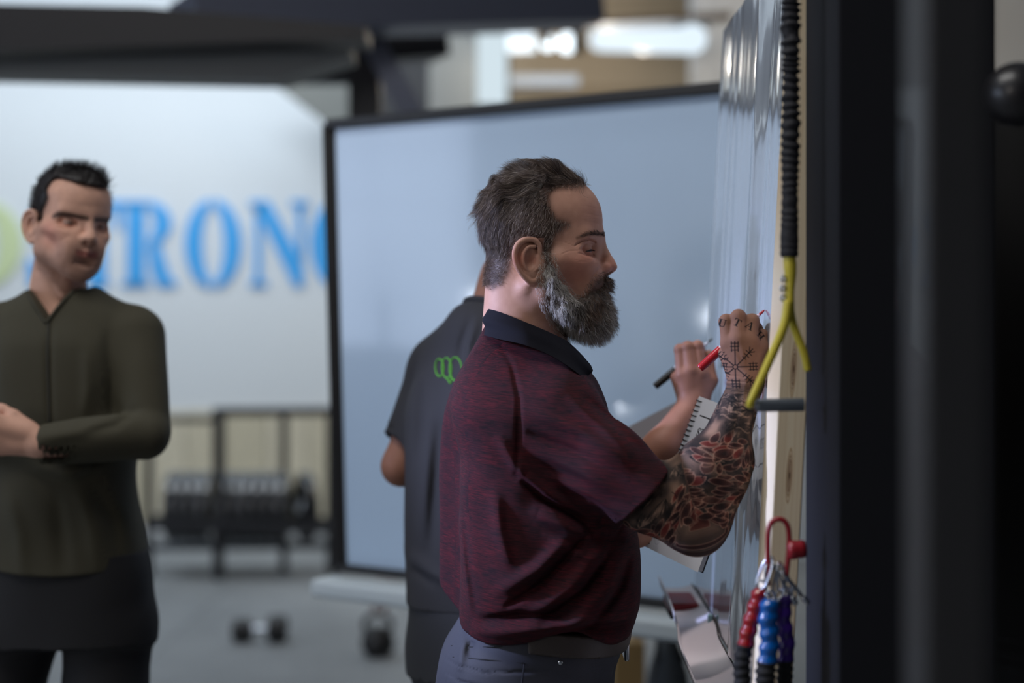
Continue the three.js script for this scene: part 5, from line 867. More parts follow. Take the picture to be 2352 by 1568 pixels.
// trousers and belt
const pants = new Field();
{
  const back = profile([[1380, 1066], [1410, 1060], [1440, 1042], [1480, 1018], [1530, 1004], [1600, 1000], [1700, 1008], [1800, 1040]]), front = profile([[1380, 1442], [1450, 1436], [1480, 1424], [1520, 1411], [1600, 1406], [1800, 1400]]), wide = profile([[1380, 0.175], [1450, 0.182], [1568, 0.19], [1700, 0.19], [1800, 0.18]]);
  pants.add((x, y, z) => { const X = toPX(x, MZ), Y = toPY(y, MZ), xb = back(Y), xf = front(Y), a = (xf - xb) / 2 * MZ / F, u = (X - (xb + xf) / 2) * MZ / F / a, v = (z + MZ) / wide(Y), n = 2.5; return Math.max((Math.pow(Math.abs(u) ** n + Math.abs(v) ** n, 1 / n) - 1) * Math.min(a, wide(Y)) * 0.85, P(0, 1720, MZ).y - y); }, 0);
  for (const s of [1, -1]) pants.add(rc(V(mx(1205), 0.86, -MZ + s * 0.088), V(mx(1215), 0.5, -MZ + s * 0.1), 0.11, 0.082), 0.05).add(rc(V(mx(1215), 0.5, -MZ + s * 0.1), V(mx(1195), 0.08, -MZ + s * 0.1), 0.082, 0.068), 0.02);
  const waist = (x) => lerp(1420, 1464, clamp((toPX(x, MZ) - 1060) / 380));
  const bare = pants.f.slice(), hold = new Field(); bare.forEach((q, i) => hold.put(q, pants.k[i], pants.m[i]));
  pants.push(folds([[-0.0015, 0.0022, [[1030, 1481], [1120, 1484], [1230, 1478], [1300, 1489]]], [0.004, 0.008, [[1070, 1425], [1066, 1455], [1060, 1490]]], [-0.004, 0.006, [[1090, 1428], [1082, 1460]]], [-0.0012, 0.0018, [[1032, 1507], [1110, 1514], [1204, 1522]]], [-0.0012, 0.0018, [[1204, 1522], [1198, 1580], [1196, 1640]]], [-0.0012, 0.0018, [[1036, 1508], [1030, 1560], [1030, 1640]]], [-0.0015, 0.0025, [[1385, 1478], [1402, 1500], [1398, 1524]]]], MZ, -MZ));
  pants.push((x, y, z) => 0.004 * (noise(x * 14, y * 9, z * 14) - 0.5));
  const band = (x) => lerp(1394, waist(x), sstep(1206, 1222, toPX(x, MZ - 0.17)));
  pants.keep((x, y) => (band(x) - toPY(y, MZ)) * MZ / F, 0.003);
  pants.keep((x, y) => 0.05 - y, 0.004);
  const cloth = dataTexture(256, 256, (x, y) => 0.8 + 0.2 * rnd()); cloth.repeat.set(14, 14);
  const pm = phys(srgb(58, 60, 72), { map: cloth, roughness: 0.72, sheen: 0.5, sheenColor: new THREE.Color(0.2, 0.22, 0.3), sheenRoughness: 0.5 });
  const tr = mesh('trousers', planarUV(solid(pants, V(mx(1000) - 0.04, 0.0, -MZ - 0.23), V(mx(1440) + 0.04, 1.13, -MZ + 0.23), 0.0045, 2), (x, y, z) => [x + z, y]), pm, M1);
  const put = (...pts) => onBody(pants, pts, MZ, 0.0006);
  mesh('seam', [tube(put([1036, 1482], [1080, 1485], [1150, 1484], [1230, 1479], [1300, 1489]), 0.0008, 40, 6), tube(put([1040, 1508], [1110, 1514], [1202, 1522]), 0.0008, 30, 6), tube(put([1204, 1524], [1199, 1565], [1196, 1600]), 0.0008, 20, 6)], std(srgb(26, 27, 33)), tr);
  const rv = onBody(pants, [[1287, 1521]], MZ, 0.0005)[0]; mesh('rivet', new THREE.SphereGeometry(0.0038, 16, 10).scale(1, 1, 0.5).translate(rv.x, rv.y, rv.z), chrome, tr);
  const belt = new Field(); belt.add((x, y, z) => hold.eval(x, y, z) - 0.006, 0).keep((x, y) => (toPY(y, MZ) - waist(x) - 3) * MZ / F, 0.002).keep((x, y) => (waist(x) - 44 - toPY(y, MZ)) * MZ / F, 0.002).keep((x) => P(1212, 0, MZ - 0.17).x - x, 0.002);
  const bg = mesh('belt', solid(belt, V(mx(1000) - 0.04, 0.9, -MZ - 0.23), V(mx(1460), 1.16, -MZ + 0.23), 0.0045, 2), phys(srgb(58, 51, 48), { roughness: 0.55 }), M1);
  const bx = P(1437, 1482, MZ); mesh('buckle', [box(bx.x - 0.004, bx.x + 0.004, bx.y - 0.02, bx.y + 0.02, -MZ - 0.026, -MZ + 0.026, 0.003)], chrome, bg);
  for (const [a, b, f] of [[1217, 1436, belt], [1088, 1440, pants]]) { const q = onBody(f, [[a, b]], MZ, 0.001)[0]; mesh('belt_loop', box(q.x - 0.005, q.x + 0.005, q.y - 0.024, q.y + 0.016, q.z - 0.004, q.z + 0.002, 0.001), pm, tr); }
  for (const s of [1, -1]) mesh('shoe', solid(new Field().add(rc(V(mx(1185), 0.05, -MZ + s * 0.1), V(mx(1190) + 0.19, 0.035, -MZ + s * 0.115), 0.05, 0.042), 0).add(rc(V(mx(1185), 0.06, -MZ + s * 0.1), V(mx(1190), 0.1, -MZ + s * 0.1), 0.05, 0.05), 0.02).keep((x, y) => -y, 0.003), V(mx(1185) - 0.08, -0.01, -MZ + s * 0.11 - 0.08), V(mx(1185) + 0.28, 0.17, -MZ + s * 0.11 + 0.08), 0.007), std(srgb(34, 34, 36)), M1);
}
// marker in his hand
function marker(name, label, tail, tip, r, cap, body, capShare) {
  const t = thing(name, label, 'marker', tail), at = (s) => tail.clone().lerp(tip, s);
  mesh('marker_cap', spun(tail, at(capShare), [[0, 0], [0, r * 0.8], [0.02, r * 0.98], [0.08, r * 1.05], [0.5, r * 1.08], [1, r * 1.12], [1, r * 0.9]]), cap, t);
  mesh('barrel', spun(at(capShare - 0.02), at(0.93), [[0, r * 0.95], [0.72, r * 0.95], [0.78, r * 0.88], [0.84, r * 0.66], [0.97, r * 0.42], [1, r * 0.3], [1, 0]]), body, t);
  mesh('nib', spun(at(0.925), tip, [[0, r * 0.34], [0.6, r * 0.32], [1, r * 0.12], [1, 0]]), cap, t);
}
marker('marker', 'red marker with a white barrel held in the bearded man\'s tattooed fist', P(1607, 846, 2.165), P(1756, 712, 2.155), 0.0062, phys(srgb(176, 22, 34), { roughness: 0.28, clearcoat: 0.5 }), phys(srgb(226, 200, 204), { roughness: 0.35 }), 0.33);
// spiral notebook in his other hand
{
  const O = P(1607, 912, 2.36), down = V(-0.347, -0.939, 0).normalize(), right = V(0.6, -0.12, 0.6).normalize(), n = right.clone().cross(down).negate().normalize(); if (n.z < 0) n.negate(); right.copy(down.clone().cross(n)).normalize(); if (right.x < 0) right.negate();
  const Hh = 0.262, Wd = 0.115, t = thing('notebook', 'white spiral notebook with printed cover held behind the bearded man\'s tattooed forearm', 'notebook', O);
  const m4 = new THREE.Matrix4().makeBasis(right, down.clone().negate(), n).setPosition(O.clone()), put = (g) => g.applyMatrix4(m4);
  const cover = canvasTexture(768, 1024, (c, w, h) => {
    c.fillStyle = '#dcdfe6'; c.fillRect(0, 0, w, h); c.fillStyle = '#26262a';
    c.fillRect(90, 105, w - 150, 9); c.font = 'bold 84px serif'; c.fillText('STRENGTH', 130, 245, 420); c.fillRect(90, 330, w - 150, 9); c.fillStyle = '#6c6e74'; c.fillRect(70, 420, w - 110, 100); c.fillStyle = '#e6e6ea'; c.font = 'bold 44px serif'; c.fillText('STRENGTH', 250, 488);
    c.strokeStyle = 'rgba(80,84,96,.5)'; c.lineWidth = 2; for (let i = 0; i < 60; i++) { c.beginPath(); const x = 90 + 600 * rnd(), y = 570 + 380 * rnd(); c.arc(x, y, 10 + 34 * rnd(), 0, 2 + 4 * rnd()); c.stroke(); }
  });
  const pg = put(new THREE.BoxGeometry(Wd, Hh, 0.012).translate(Wd / 2, -Hh / 2, -0.007)), cv = put(planarUV(new THREE.BoxGeometry(Wd + 0.003, Hh + 0.003, 0.0008).translate(Wd / 2, -Hh / 2, 0), (x, y) => [x / Wd, 1 + y / Hh]));
  mesh('pages', pg, std(srgb(212, 214, 222)), t); mesh('cover', cv, std(0xffffff, { map: cover, roughness: 0.55 }), t); mesh('back_cover', put(new THREE.BoxGeometry(Wd + 0.003, Hh + 0.003, 0.001).translate(Wd / 2, -Hh / 2, -0.0145)), std(srgb(60, 62, 72)), t);
  const coil = []; for (let i = 0; i < 30; i++) coil.push(put(new THREE.TorusGeometry(0.0088, 0.0011, 6, 14).rotateX(Math.PI / 2).translate(0.002, -0.006 - i * (Hh - 0.012) / 29, -0.007)));
  mesh('spiral_binding', coil, std(srgb(24, 24, 26), { roughness: 0.4 }), t);
}
// ───────── the man with crossed arms ─────────
function turned(geo, at, yaw, pitch, s, roll = 0) { const m = new THREE.Matrix4().compose(at, new THREE.Quaternion().setFromEuler(new THREE.Euler(roll, yaw, pitch, 'YZX')), V(s, s, s)); return geo.applyMatrix4(m); }
const h2 = headField({ neck: 68, openEyes: true, jaw: 1, low: true, young: true, creases: 0.0001 });
const skinPlain = phys(0xffffff, { vertexColors: true, roughness: 0.55, specularIntensity: 0.5 });
const HAIR2 = [[1372, 462], [1345, 456], [1318, 452], [1292, 450], [1280, 462], [1280, 486], [1292, 508], [1282, 532], [1262, 560], [1256, 600], [1244, 600], [1225, 556], [1200, 552], [1180, 566], [1172, 610], [1158, 660], [1120, 680], [1080, 640], [1060, 480], [1120, 370], [1220, 340], [1360, 350], [1400, 440]];
const BROW2 = [[1322, 564], [1340, 555], [1362, 553], [1385, 556]];
const STUB = [[1250, 610], [1268, 605], [1285, 640], [1315, 672], [1345, 652], [1372, 640], [1395, 630], [1420, 640], [1420, 760], [1330, 770], [1270, 730], [1240, 680]];
function plainHead(field, skin, hairCol, o = {}) {
  const g = solid(field, hp(1085, 850, -135), hp(1440, 370, 135), 0.003);
  return tint(g, (x, y, z) => {
    const X = x * HS + 1225, Y = 605 - y * HS, Z = Math.abs(z) * HS, m = 0.86 + 0.28 * fbm(x * 80, y * 80, z * 80, 2); let c = skin.map((v) => v * m);
    const ear = Z > 90 && X > 1176 && X < 1248 && Y > 550 && Y < 655;
    const q = Math.hypot(X - 1320, Y - 615) / 40; c = [c[0], c[1] * (1 - 0.2 * Math.exp(-q * q)), c[2] * (1 - 0.2 * Math.exp(-q * q))];
    if (!ear) c = mix3(c, hairCol, 0.92 * sstep(-6, 8, signedPoly(X, Y, HAIR2)));
    if (o.stubble) c = mix3(c, o.stubble, 0.3 * sstep(-26, 26, signedPoly(X, Y, STUB)));
    if (X > 1355) { const d = Math.hypot((Y - 662) / 11, Math.max(0, Z - 27) / 9); c = mix3(c, lin(168, 92, 88), 0.75 * clamp(1.35 - d)); }
    if (Z > 7) c = mix3(c, hairCol, 0.85 * sstep(11, 4, distPoly(X, Y, BROW2)));
    return c;
  });
}
{
  const Z = 3.08, S = F / Z, M = thing('person', 'short-haired man in an olive henley shirt and black trousers standing with crossed arms', 'person', V(P(150, 0, Z).x, 0, -Z));
  const skin = lin(216, 168, 146), dark = lin(34, 29, 28);
  const head = plainHead(h2, skin, dark, { stubble: lin(74, 58, 52) });
  const yaw = -(Math.PI / 2 - 0.72), at = P(151, 533, Z), pitch = -0.11, sc = 1.0, T = (g) => turned(g, at, yaw, pitch, sc, -0.09);
  const hair2in = (x, y, z) => { const X = x * HS + 1225, Y = 605 - y * HS; return (Math.abs(z) * HS > 94 && X > 1172 && X < 1250 && Y > 548) ? 0 : sstep(-5, 6, signedPoly(X, Y, HAIR2)); };
  const cap = new Field().add((x, y, z) => h2.eval(x, y, z) - hl(4 + 12 * sstep(505, 410, 605 - y * HS)) + 0.004 * (noise(x * 120, y * 120, z * 120) - 0.5), 0).keep((x, y, z) => -(signedPoly(x * HS + 1225, 605 - y * HS, HAIR2) - 6) / HS, 0.004).cut((x, y, z) => { const X = x * HS + 1225, Y = 605 - y * HS; return Math.max(Math.hypot(X - 1212, Y - 600) - 52, 92 - Math.abs(z) * HS) / HS; }, 0.003);
  const capG = tint(solid(cap, hp(1080, 720, -140), hp(1380, 350, 140), 0.0034, 2.2), () => dark);
  const str = hair({ n: 4200, root: rootsOn(head, hair2in), field: (x, y, z) => h2.eval(x, y, z), segs: 4, r: 0.00055, lift: 0.01, curl: 0.35, curlScale: 45, len: (p) => { const k = sstep(505, 420, 605 - p.y * HS); return lerp(0.008, 0.028, k) + 0.016 * k * sstep(1270, 1340, p.x * HS + 1225); }, dir: (q, n, t) => { const k = sstep(505, 420, 605 - q.y * HS); return V(lerp(-0.2, 0.55, k), lerp(-1, 0.9, k), 0).addScaledVector(n, 0.5); }, color: () => mix3(lin(26, 22, 22), lin(60, 50, 46), rnd() * rnd()) });
  // neck, chest, arms and hands
  const f = new Field(), q = (x, y, z) => P(x, y, z);
  f.add(rc(q(137, 640, 3.09), q(140, 740, 3.1), 0.056, 0.058), 0).add(rc(q(90, 765, 3.12), q(200, 765, 3.12), 0.05, 0.05), 0.05).add(rc(q(130, 790, 3.1), q(130, 1200, 3.09), 0.075, 0.08), 0.05).add(rc(q(180, 790, 3.1), q(180, 1200, 3.09), 0.075, 0.08), 0.05);
  for (const s of [-1, 1]) { const c0 = q(150, 0, Z).x, l = s > 0 ? [0.09, 0.088, 0.11, 0.13] : [-0.1, -0.134, -0.15, -0.17]; f.add(rc(V(c0 + l[0], 0.85, -Z), V(c0 + l[1], 0.76, -Z), 0.06, 0.06), 0.03).add(rc(V(c0 + l[1], 0.76, -Z), V(c0 + l[2], 0.5, -Z), 0.06, 0.05), 0.02).add(rc(V(c0 + l[2], 0.5, -Z), V(c0 + l[3], -0.04, -Z), 0.05, 0.04), 0.02); };
  const body = solid(f, V(-1.25, -0.1, -3.3), V(-0.65, 1.66, -2.85), 0.012);
  const fa = new Field().add(rc(q(300, 1005, 2.96), q(95, 1019, 2.87), 0.034, 0.029), 0);
  const mcp = [q(-14, 960, 2.845), q(-18, 982, 2.84), q(-16, 1008, 2.845), q(-6, 1032, 2.855)], mv = (l, x, y, z) => l.map((m) => m.clone().add(V(x, y, z)));
  gripHand(fa, [q(72, 1000, 2.865), q(72, 1025, 2.87)], mcp, mv(mcp, -0.042, -0.002, -0.006), mv(mcp, -0.062, -0.008, -0.024), mv(mcp, -0.066, -0.012, -0.044), [q(64, 985, 2.87), q(30, 955, 2.87), q(4, 940, 2.872), q(-22, 930, 2.875)], 1.04);
  const ga = solid(fa, V(-1.22, 1.2, -3.1), V(-0.72, 1.42, -2.75), 0.004);
  const rb = new Field().add(rc(q(-40, 1010, 3.0), q(150, 1058, 2.98), 0.032, 0.026), 0).add(rc(q(150, 1058, 2.98), q(230, 1040, 3.0), 0.026, 0.02), 0.02); const gb = solid(rb, V(-1.3, 1.15, -3.1), V(-0.8, 1.4, -2.85), 0.008);
  for (const g of [body, ga, gb]) tint(g, (x, y, z) => { const m = 0.88 + 0.24 * fbm(x * 50, y * 50, z * 50, 2); return skin.map((v) => v * m); });
  mesh('body', merge([T(head), body, ga, gb]), skinPlain, M);
  mesh('hair', merge([capG, str].map(T)), hairMat, M);
  both((s) => { const c = hp(1338.5, 576, s * 46), k = []; const eye = mesh('eye', T(eyeStrip(s, 3.4)), std(srgb(150, 138, 130), { roughness: 0.3 }), M); mesh('iris', T(new THREE.SphereGeometry(hl(6), 14, 10).scale(0.4, 0.6, 1).translate(c.x + hl(18), c.y - hl(0.5), c.z + s * hl(3))), std(srgb(44, 36, 32), { roughness: 0.2 }), eye); });
  // henley
  const h = new Field(), xr = profile([[655, 215], [690, 246], [730, 286], [790, 312], [860, 320], [1000, 318], [1080, 306], [1160, 310], [1250, 326], [1330, 334]]), dp = profile([[655, 0.07], [720, 0.095], [800, 0.12], [1000, 0.125], [1200, 0.128], [1330, 0.135]]);
  h.add((x, y, z) => { const Y = toPY(y, Z), w = (xr(Y) - 150) / S, u = (x - q(150, 0, Z).x) / w, v = (z + Z) / dp(Y); return (Math.pow(Math.abs(u) ** 2.5 + Math.abs(v) ** 2.5, 0.4) - 1) * Math.min(w, dp(Y)) * 0.85; }, 0);
  h.keep((x, y) => (655 - toPY(y, Z)) / S, 0.02);
  h.add(rc(q(140, 720, 3.09), q(290, 762, 3.09), 0.06, 0.062), 0.04).add(rc(q(140, 720, 3.09), q(-10, 762, 3.09), 0.06, 0.062), 0.04);
  h.add(rc(q(306, 775, 3.08), q(336, 985, 3.0), 0.066, 0.05), 0.02).add(rc(q(-14, 775, 3.08), q(-42, 985, 3.02), 0.066, 0.05), 0.02);
  const sl = new Field().add(rc(q(332, 1000, 2.98), q(92, 1021, 2.875), 0.052, 0.039), 0).keep((x) => q(90, 0, 2.87).x - x, 0.004).cut(rc(q(150, 1020, 2.895), q(60, 1020, 2.86), 0.034, 0.034), 0.003);
  h.add(sl.at, 0.012).add(rc(q(-40, 1000, 3.0), q(160, 1058, 2.97), 0.05, 0.04), 0.012);
  h.push(folds([[0.006, 0.014, [[300, 955], [250, 975], [180, 985]]], [-0.006, 0.01, [[268, 770], [280, 860], [282, 940]]], [-0.006, 0.01, [[18, 770], [24, 860], [32, 940]]], [0.005, 0.014, [[235, 800], [240, 880], [232, 950]]], [-0.004, 0.008, [[150, 742], [153, 860], [160, 1000]]], [0.006, 0.018, [[220, 1110], [250, 1200], [262, 1290]]], [-0.006, 0.014, [[245, 1100], [280, 1180], [296, 1270]]], [0.006, 0.018, [[60, 1120], [90, 1210], [100, 1300]]], [-0.006, 0.016, [[170, 1120], [180, 1210], [190, 1290]]], [-0.005, 0.01, [[345, 935], [315, 965], [262, 975]]], [0.005, 0.012, [[120, 1060], [210, 1072], [300, 1050]]]], Z, -Z));
  h.push((x, y, z) => 0.007 * (noise(x * 12, y * 9, z * 12) - 0.5));
  const neckY = (X) => X < 75 ? 664 + (75 - X) * 0.16 : X > 196 ? 662 + (X - 196) * 0.16 : X < 140 ? lerp(664, 735, Math.pow((X - 75) / 65, 1.2)) : lerp(735, 662, Math.pow((X - 140) / 56, 0.85));
  h.keep((x, y, z) => { const X = toPX(x, Z), k = sstep(-0.08, 0.02, z + Z), ny = lerp(668, neckY(X), k); return (X > 60 && X < 212 ? ny - toPY(y, Z) : 655 - toPY(y, Z)) / S; }, 0.006);
  const hem = profile([[-120, 1282], [0, 1290], [150, 1301], [260, 1296], [340, 1278]]);
  h.keep((x, y) => (toPY(y, Z) - hem(toPX(x, Z))) / S, 0.006);
  const weave = dataTexture(256, 256, (x, y) => 0.78 + 0.12 * Math.sin(x * 1.57) + 0.1 * rnd()); weave.repeat.set(12, 12);
  const om = phys(srgb(80, 76, 58), { map: weave, roughness: 0.85, sheen: 0.3, sheenColor: new THREE.Color(0.1, 0.1, 0.07) });
  const hs = mesh('henley_shirt', planarUV(solid(h, V(-1.33, 0.98, -3.32), V(-0.6, 1.65, -2.78), 0.0055, 2), (x, y, z) => [x + z, y]), om, M);
  const nl = [[80, 667], [105, 694], [128, 722], [141, 737], [152, 722], [172, 692], [192, 666]].map(([a, b]) => meet(h, q(a, b + 3, Z).x, q(a, b + 3, Z).y, -2.6, -3.2, 0.001));
  mesh('neck_band', tube(nl, 0.0045, 50, 8), om, hs);
  mesh('placket', tube([[146, 742], [149, 800], [152, 880], [156, 960]].map(([a, b]) => meet(h, q(a, b, Z).x, q(a, b, Z).y, -2.6, -3.2, 0.0005)), 0.003, 40, 6), std(srgb(48, 46, 36)), hs);
  // trousers
  const t = new Field(), cx = q(150, 0, Z).x;
  t.add((x, y, z) => { const Y = toPY(y, Z), w = profile([[1250, 180], [1300, 194], [1400, 198], [1450, 196], [1520, 192]])(Y) / S, u = (x - cx) / w, v = (z + Z) / 0.125; return Math.max((Math.pow(Math.abs(u) ** 2.5 + Math.abs(v) ** 2.5, 0.4) - 1) * 0.11, q(0, 1466, Z).y - y); }, 0);
  t.add(rc(q(247, 1440, Z), q(243, 1568, Z), 0.096, 0.09), 0.03).add(rc(q(243, 1568, Z), V(cx + 0.11, 0.5, -Z), 0.09, 0.075), 0.01).add(rc(V(cx + 0.11, 0.5, -Z), V(cx + 0.13, -0.05, -Z), 0.075, 0.065), 0.01);
  const t2 = new Field().add(rc(q(38, 1440, Z), q(4, 1568, Z), 0.096, 0.09), 0).add(rc(q(4, 1568, Z), V(cx - 0.15, 0.5, -Z), 0.09, 0.075), 0.01).add(rc(V(cx - 0.15, 0.5, -Z), V(cx - 0.17, -0.05, -Z), 0.075, 0.065), 0.01);
  t.add(t2.at, 0.03).keep((x, y) => (1262 - toPY(y, Z)) / S, 0.003).keep((x, y) => -0.07 - y, 0.003).push((x, y, z) => 0.005 * (noise(x * 12, y * 8, z * 12) - 0.5));
  mesh('trousers', solid(t, V(-1.3, -0.14, -3.28), V(-0.6, 1.08, -2.9), 0.008, 2), phys(srgb(30, 30, 33), { roughness: 0.85 }), M);
  for (const s of [-1, 1]) { const fx = cx + (s > 0 ? 0.13 : -0.17); mesh('shoe', solid(new Field().add(rc(V(fx, -0.074, -Z - 0.03), V(fx + 0.02, -0.089, -Z + 0.17), 0.05, 0.042), 0).keep((x, y) => -0.1243 - y, 0.003), V(fx - 0.08, -0.135, -Z - 0.12), V(fx + 0.1, 0.0, -Z + 0.25), 0.008), std(srgb(40, 40, 42)), M); }
  M.scale.setScalar(0.925); M.position.set(-0.894, 0.115, -2.849);      // his true size and place; his soles lie 0.124 below his own origin
}
// ───────── the man behind, in black ─────────
{
  const Z = 2.70, C = V(P(1128, 0, Z).x, 0, -Z), fw = V(0.77, 0, -0.64), rt = V(0.64, 0, 0.77), M = thing('person', 'man in a black t-shirt with a green back print, behind the bearded man', 'person', C.clone());
  const at = (f, y, r) => C.clone().addScaledVector(fw, f).addScaledVector(rt, r).setY(y), q = P, skin = lin(150, 104, 84), dark = lin(40, 34, 32);
  const h3 = headField({ neck: 72 }), head = plainHead(h3, skin, dark, { stubble: lin(90, 66, 56) }), yaw = Math.atan2(0.64, 0.77), hAt = P(1215, 590, 2.74), T = (g) => turned(g, hAt, yaw, -0.05, 1);
  const cap = solid(new Field().add((x, y, z) => h3.eval(x, y, z) - hl(4 + 9 * sstep(505, 400, 605 - y * HS)), 0).keep((x, y, z) => -(signedPoly(x * HS + 1225, 605 - y * HS, HAIR2) - 6) / HS, 0.004).cut((x, y, z) => { const X = x * HS + 1225, Y = 605 - y * HS; return Math.max(Math.hypot(X - 1212, Y - 600) - 52, 92 - Math.abs(z) * HS) / HS; }, 0.003), hp(1080, 720, -140), hp(1380, 350, 140), 0.004, 2.2);
  const nrm = rootsOn(head, (x, y, z) => sstep(-5, 6, signedPoly(x * HS + 1225, 605 - y * HS, HAIR2)) * (Math.abs(z) * HS > 94 ? 0 : 1));
  const str = hair({ n: 2500, root: nrm, field: (x, y, z) => h3.eval(x, y, z), segs: 3, r: 0.0005, lift: 0.006, curl: 0.3, len: (p) => 0.01 + 0.012 * sstep(500, 420, 605 - p.y * HS), dir: (p, n) => V(-0.3, -0.8, 0).addScaledVector(n, 0.6), color: () => mix3(dark, lin(74, 64, 58), rnd() * rnd()) });
  const f = new Field().add(rc(P(1165, 640, 2.74), at(0.0, 1.5, 0), 0.054, 0.056), 0).add(rc(at(0.01, 1.43, -0.1), at(0.01, 1.43, 0.1), 0.045, 0.045), 0.05).add(rc(at(0, 1.4, 0), at(0, 1.0, 0), 0.1, 0.11), 0.08);
  for (const s of [-1, 1]) f.add(rc(at(0, 0.92, s * 0.09), at(0.02, 0.5, s * 0.1), 0.08, 0.055), 0.05).add(rc(at(0.02, 0.5, s * 0.1), at(0, 0.08, s * 0.1), 0.055, 0.04), 0.02);
  const trunkG = solid(f, C.clone().add(V(-0.26, 0.05, -0.26)), C.clone().add(V(0.3, 1.66, 0.26)), 0.012);
  // raised right arm with the black marker
  const E = q(1462, 1100, 2.50), Wr = q(1594, 928, 2.56), a = new Field().add(rc(at(-0.03, 1.37, 0.16), E, 0.042, 0.034), 0).add(rc(E, q(1518, 1034, 2.52), 0.034, 0.033), 0.02).add(rc(q(1518, 1034, 2.52), Wr, 0.033, 0.0255), 0.02);
  const hz = 2.56, k = (x, y, d) => P(x, y, hz + d), mcp = [k(1567, 862, 0), k(1588, 852, -0.006), k(1612, 858, -0.006), k(1634, 874, 0.002)], pip = [k(1562, 803, 0.012), k(1580, 797, 0.006), k(1603, 795, 0.006), k(1628, 816, 0.014)];
  gripHand(a, [k(1584, 916, 0), k(1604, 918, 0)], mcp, pip, [k(1578, 806, 0.042), k(1596, 806, 0.04), k(1610, 806, 0.04), k(1632, 836, 0.042)], [k(1590, 818, 0.05), k(1600, 824, 0.052), k(1606, 830, 0.052), k(1620, 850, 0.05)], [k(1572, 905, 0.02), k(1556, 868, 0.036), k(1570, 846, 0.05), k(1588, 830, 0.058)], 0.96);
  const armG = solid(a, V(0.02, 1.2, -2.75), V(0.42, 1.54, -2.42), 0.0034);
  const b = new Field(), E2 = q(922, 1070, 2.80), W2 = q(1120, 1075, 2.9); b.add(rc(at(0, 1.42, -0.185), E2, 0.048, 0.036), 0).add(rc(E2, W2, 0.036, 0.027), 0.02).add(rc(W2, q(1300, 1060, 2.86), 0.028, 0.03), 0.02);
  const b2 = [q(1330, 1045, 2.83), q(1334, 1056, 2.825), q(1334, 1068, 2.82), q(1330, 1080, 2.82)], mv = (l, v) => l.map((m) => m.clone().add(v));
  gripHand(b, [q(1300, 1055, 2.85), q(1300, 1070, 2.845)], b2, mv(b2, V(0.04, 0.004, 0.01)), mv(b2, V(0.056, 0.008, 0.026)), mv(b2, V(0.05, 0.01, 0.044)), [q(1306, 1050, 2.84), q(1330, 1030, 2.82), q(1356, 1022, 2.81), q(1376, 1016, 2.8)], 0.95);
  const arm2G = solid(b, V(-0.3, 1.16, -3.0), V(0.26, 1.5, -2.7), 0.005);
  for (const g of [trunkG, armG, arm2G]) tint(g, (x, y, z) => { const m = 0.86 + 0.28 * fbm(x * 55, y * 55, z * 55, 2); return skin.map((v) => v * m); });
  mesh('body', merge([T(head), trunkG, armG, arm2G]), skinPlain, M);
  mesh('hair', merge([tint(cap, () => dark), str].map(T)), hairMat, M);
  // t-shirt
  const s = new Field(), half = profile([[0.9, 0.19], [1.1, 0.188], [1.3, 0.19], [1.42, 0.17], [1.5, 0.1], [1.56, 0.06]]), deep = profile([[0.9, 0.13], [1.1, 0.13], [1.35, 0.13], [1.46, 0.1], [1.56, 0.06]]);
  s.add((x, y, z) => { const dx = x - C.x, dz = z - C.z, u = (dx * rt.x + dz * rt.z) / half(y), v = (dx * fw.x + dz * fw.z) / deep(y); return (Math.pow(Math.abs(u) ** 2.5 + Math.abs(v) ** 2.5, 0.4) - 1) * Math.min(half(y), deep(y)) * 0.85; }, 0).keep((x, y) => y - 1.56, 0.02);
  const sleeve = (e, top, out) => { const d = e.clone().sub(top).normalize(), c = top.clone().addScaledVector(d, out); return new Field().add(rc(top, e, 0.062, 0.052), 0).keep((x, y, z) => (x - c.x) * d.x + (y - c.y) * d.y + (z - c.z) * d.z, 0.004).cut(rc(c.clone().addScaledVector(d, -0.02), c.clone().addScaledVector(d, 0.1), 0.05, 0.046), 0.003).at; };
  s.add(sleeve(E2, at(0, 1.42, -0.178), 0.135), 0.03).add(sleeve(E, at(-0.03, 1.37, 0.155), 0.12), 0.03);
  s.add(rc(at(-0.02, 1.52, 0), at(-0.01, 1.46, -0.15), 0.05, 0.055), 0.04).add(rc(at(-0.02, 1.52, 0), at(-0.01, 1.46, 0.15), 0.05, 0.055), 0.04);
  s.push(folds([[0.006, 0.01, [[1092, 735], [1075, 790], [1070, 850]]], [-0.005, 0.008, [[1078, 735], [1060, 790], [1052, 840]]], [-0.006, 0.01, [[958, 900], [960, 980], [958, 1060]]], [0.006, 0.014, [[985, 950], [975, 1100], [965, 1250]]], [-0.005, 0.012, [[1010, 980], [1000, 1120], [985, 1280]]], [0.007, 0.014, [[930, 1290], [990, 1320], [1040, 1330]]], [-0.006, 0.01, [[935, 1325], [1000, 1345]]]], 2.6, -2.75));
  s.push((x, y, z) => 0.007 * (noise(x * 12, y * 8, z * 12) - 0.5));
  s.keep((x, y, z) => P(0, 1352 + 0.22 * 0, 2.8).y - y - 0.0 + 0.12 * (x - C.x), 0.006);
  const black = phys(srgb(38, 37, 39), { roughness: 0.85, sheen: 0.15, sheenColor: new THREE.Color(0.1, 0.09, 0.12) });
  const shirtG = solid(s, C.clone().add(V(-0.36, 0.9, -0.34)), C.clone().add(V(0.4, 1.62, 0.34)), 0.006, 2), ts = mesh('t_shirt', shirtG, black, M);
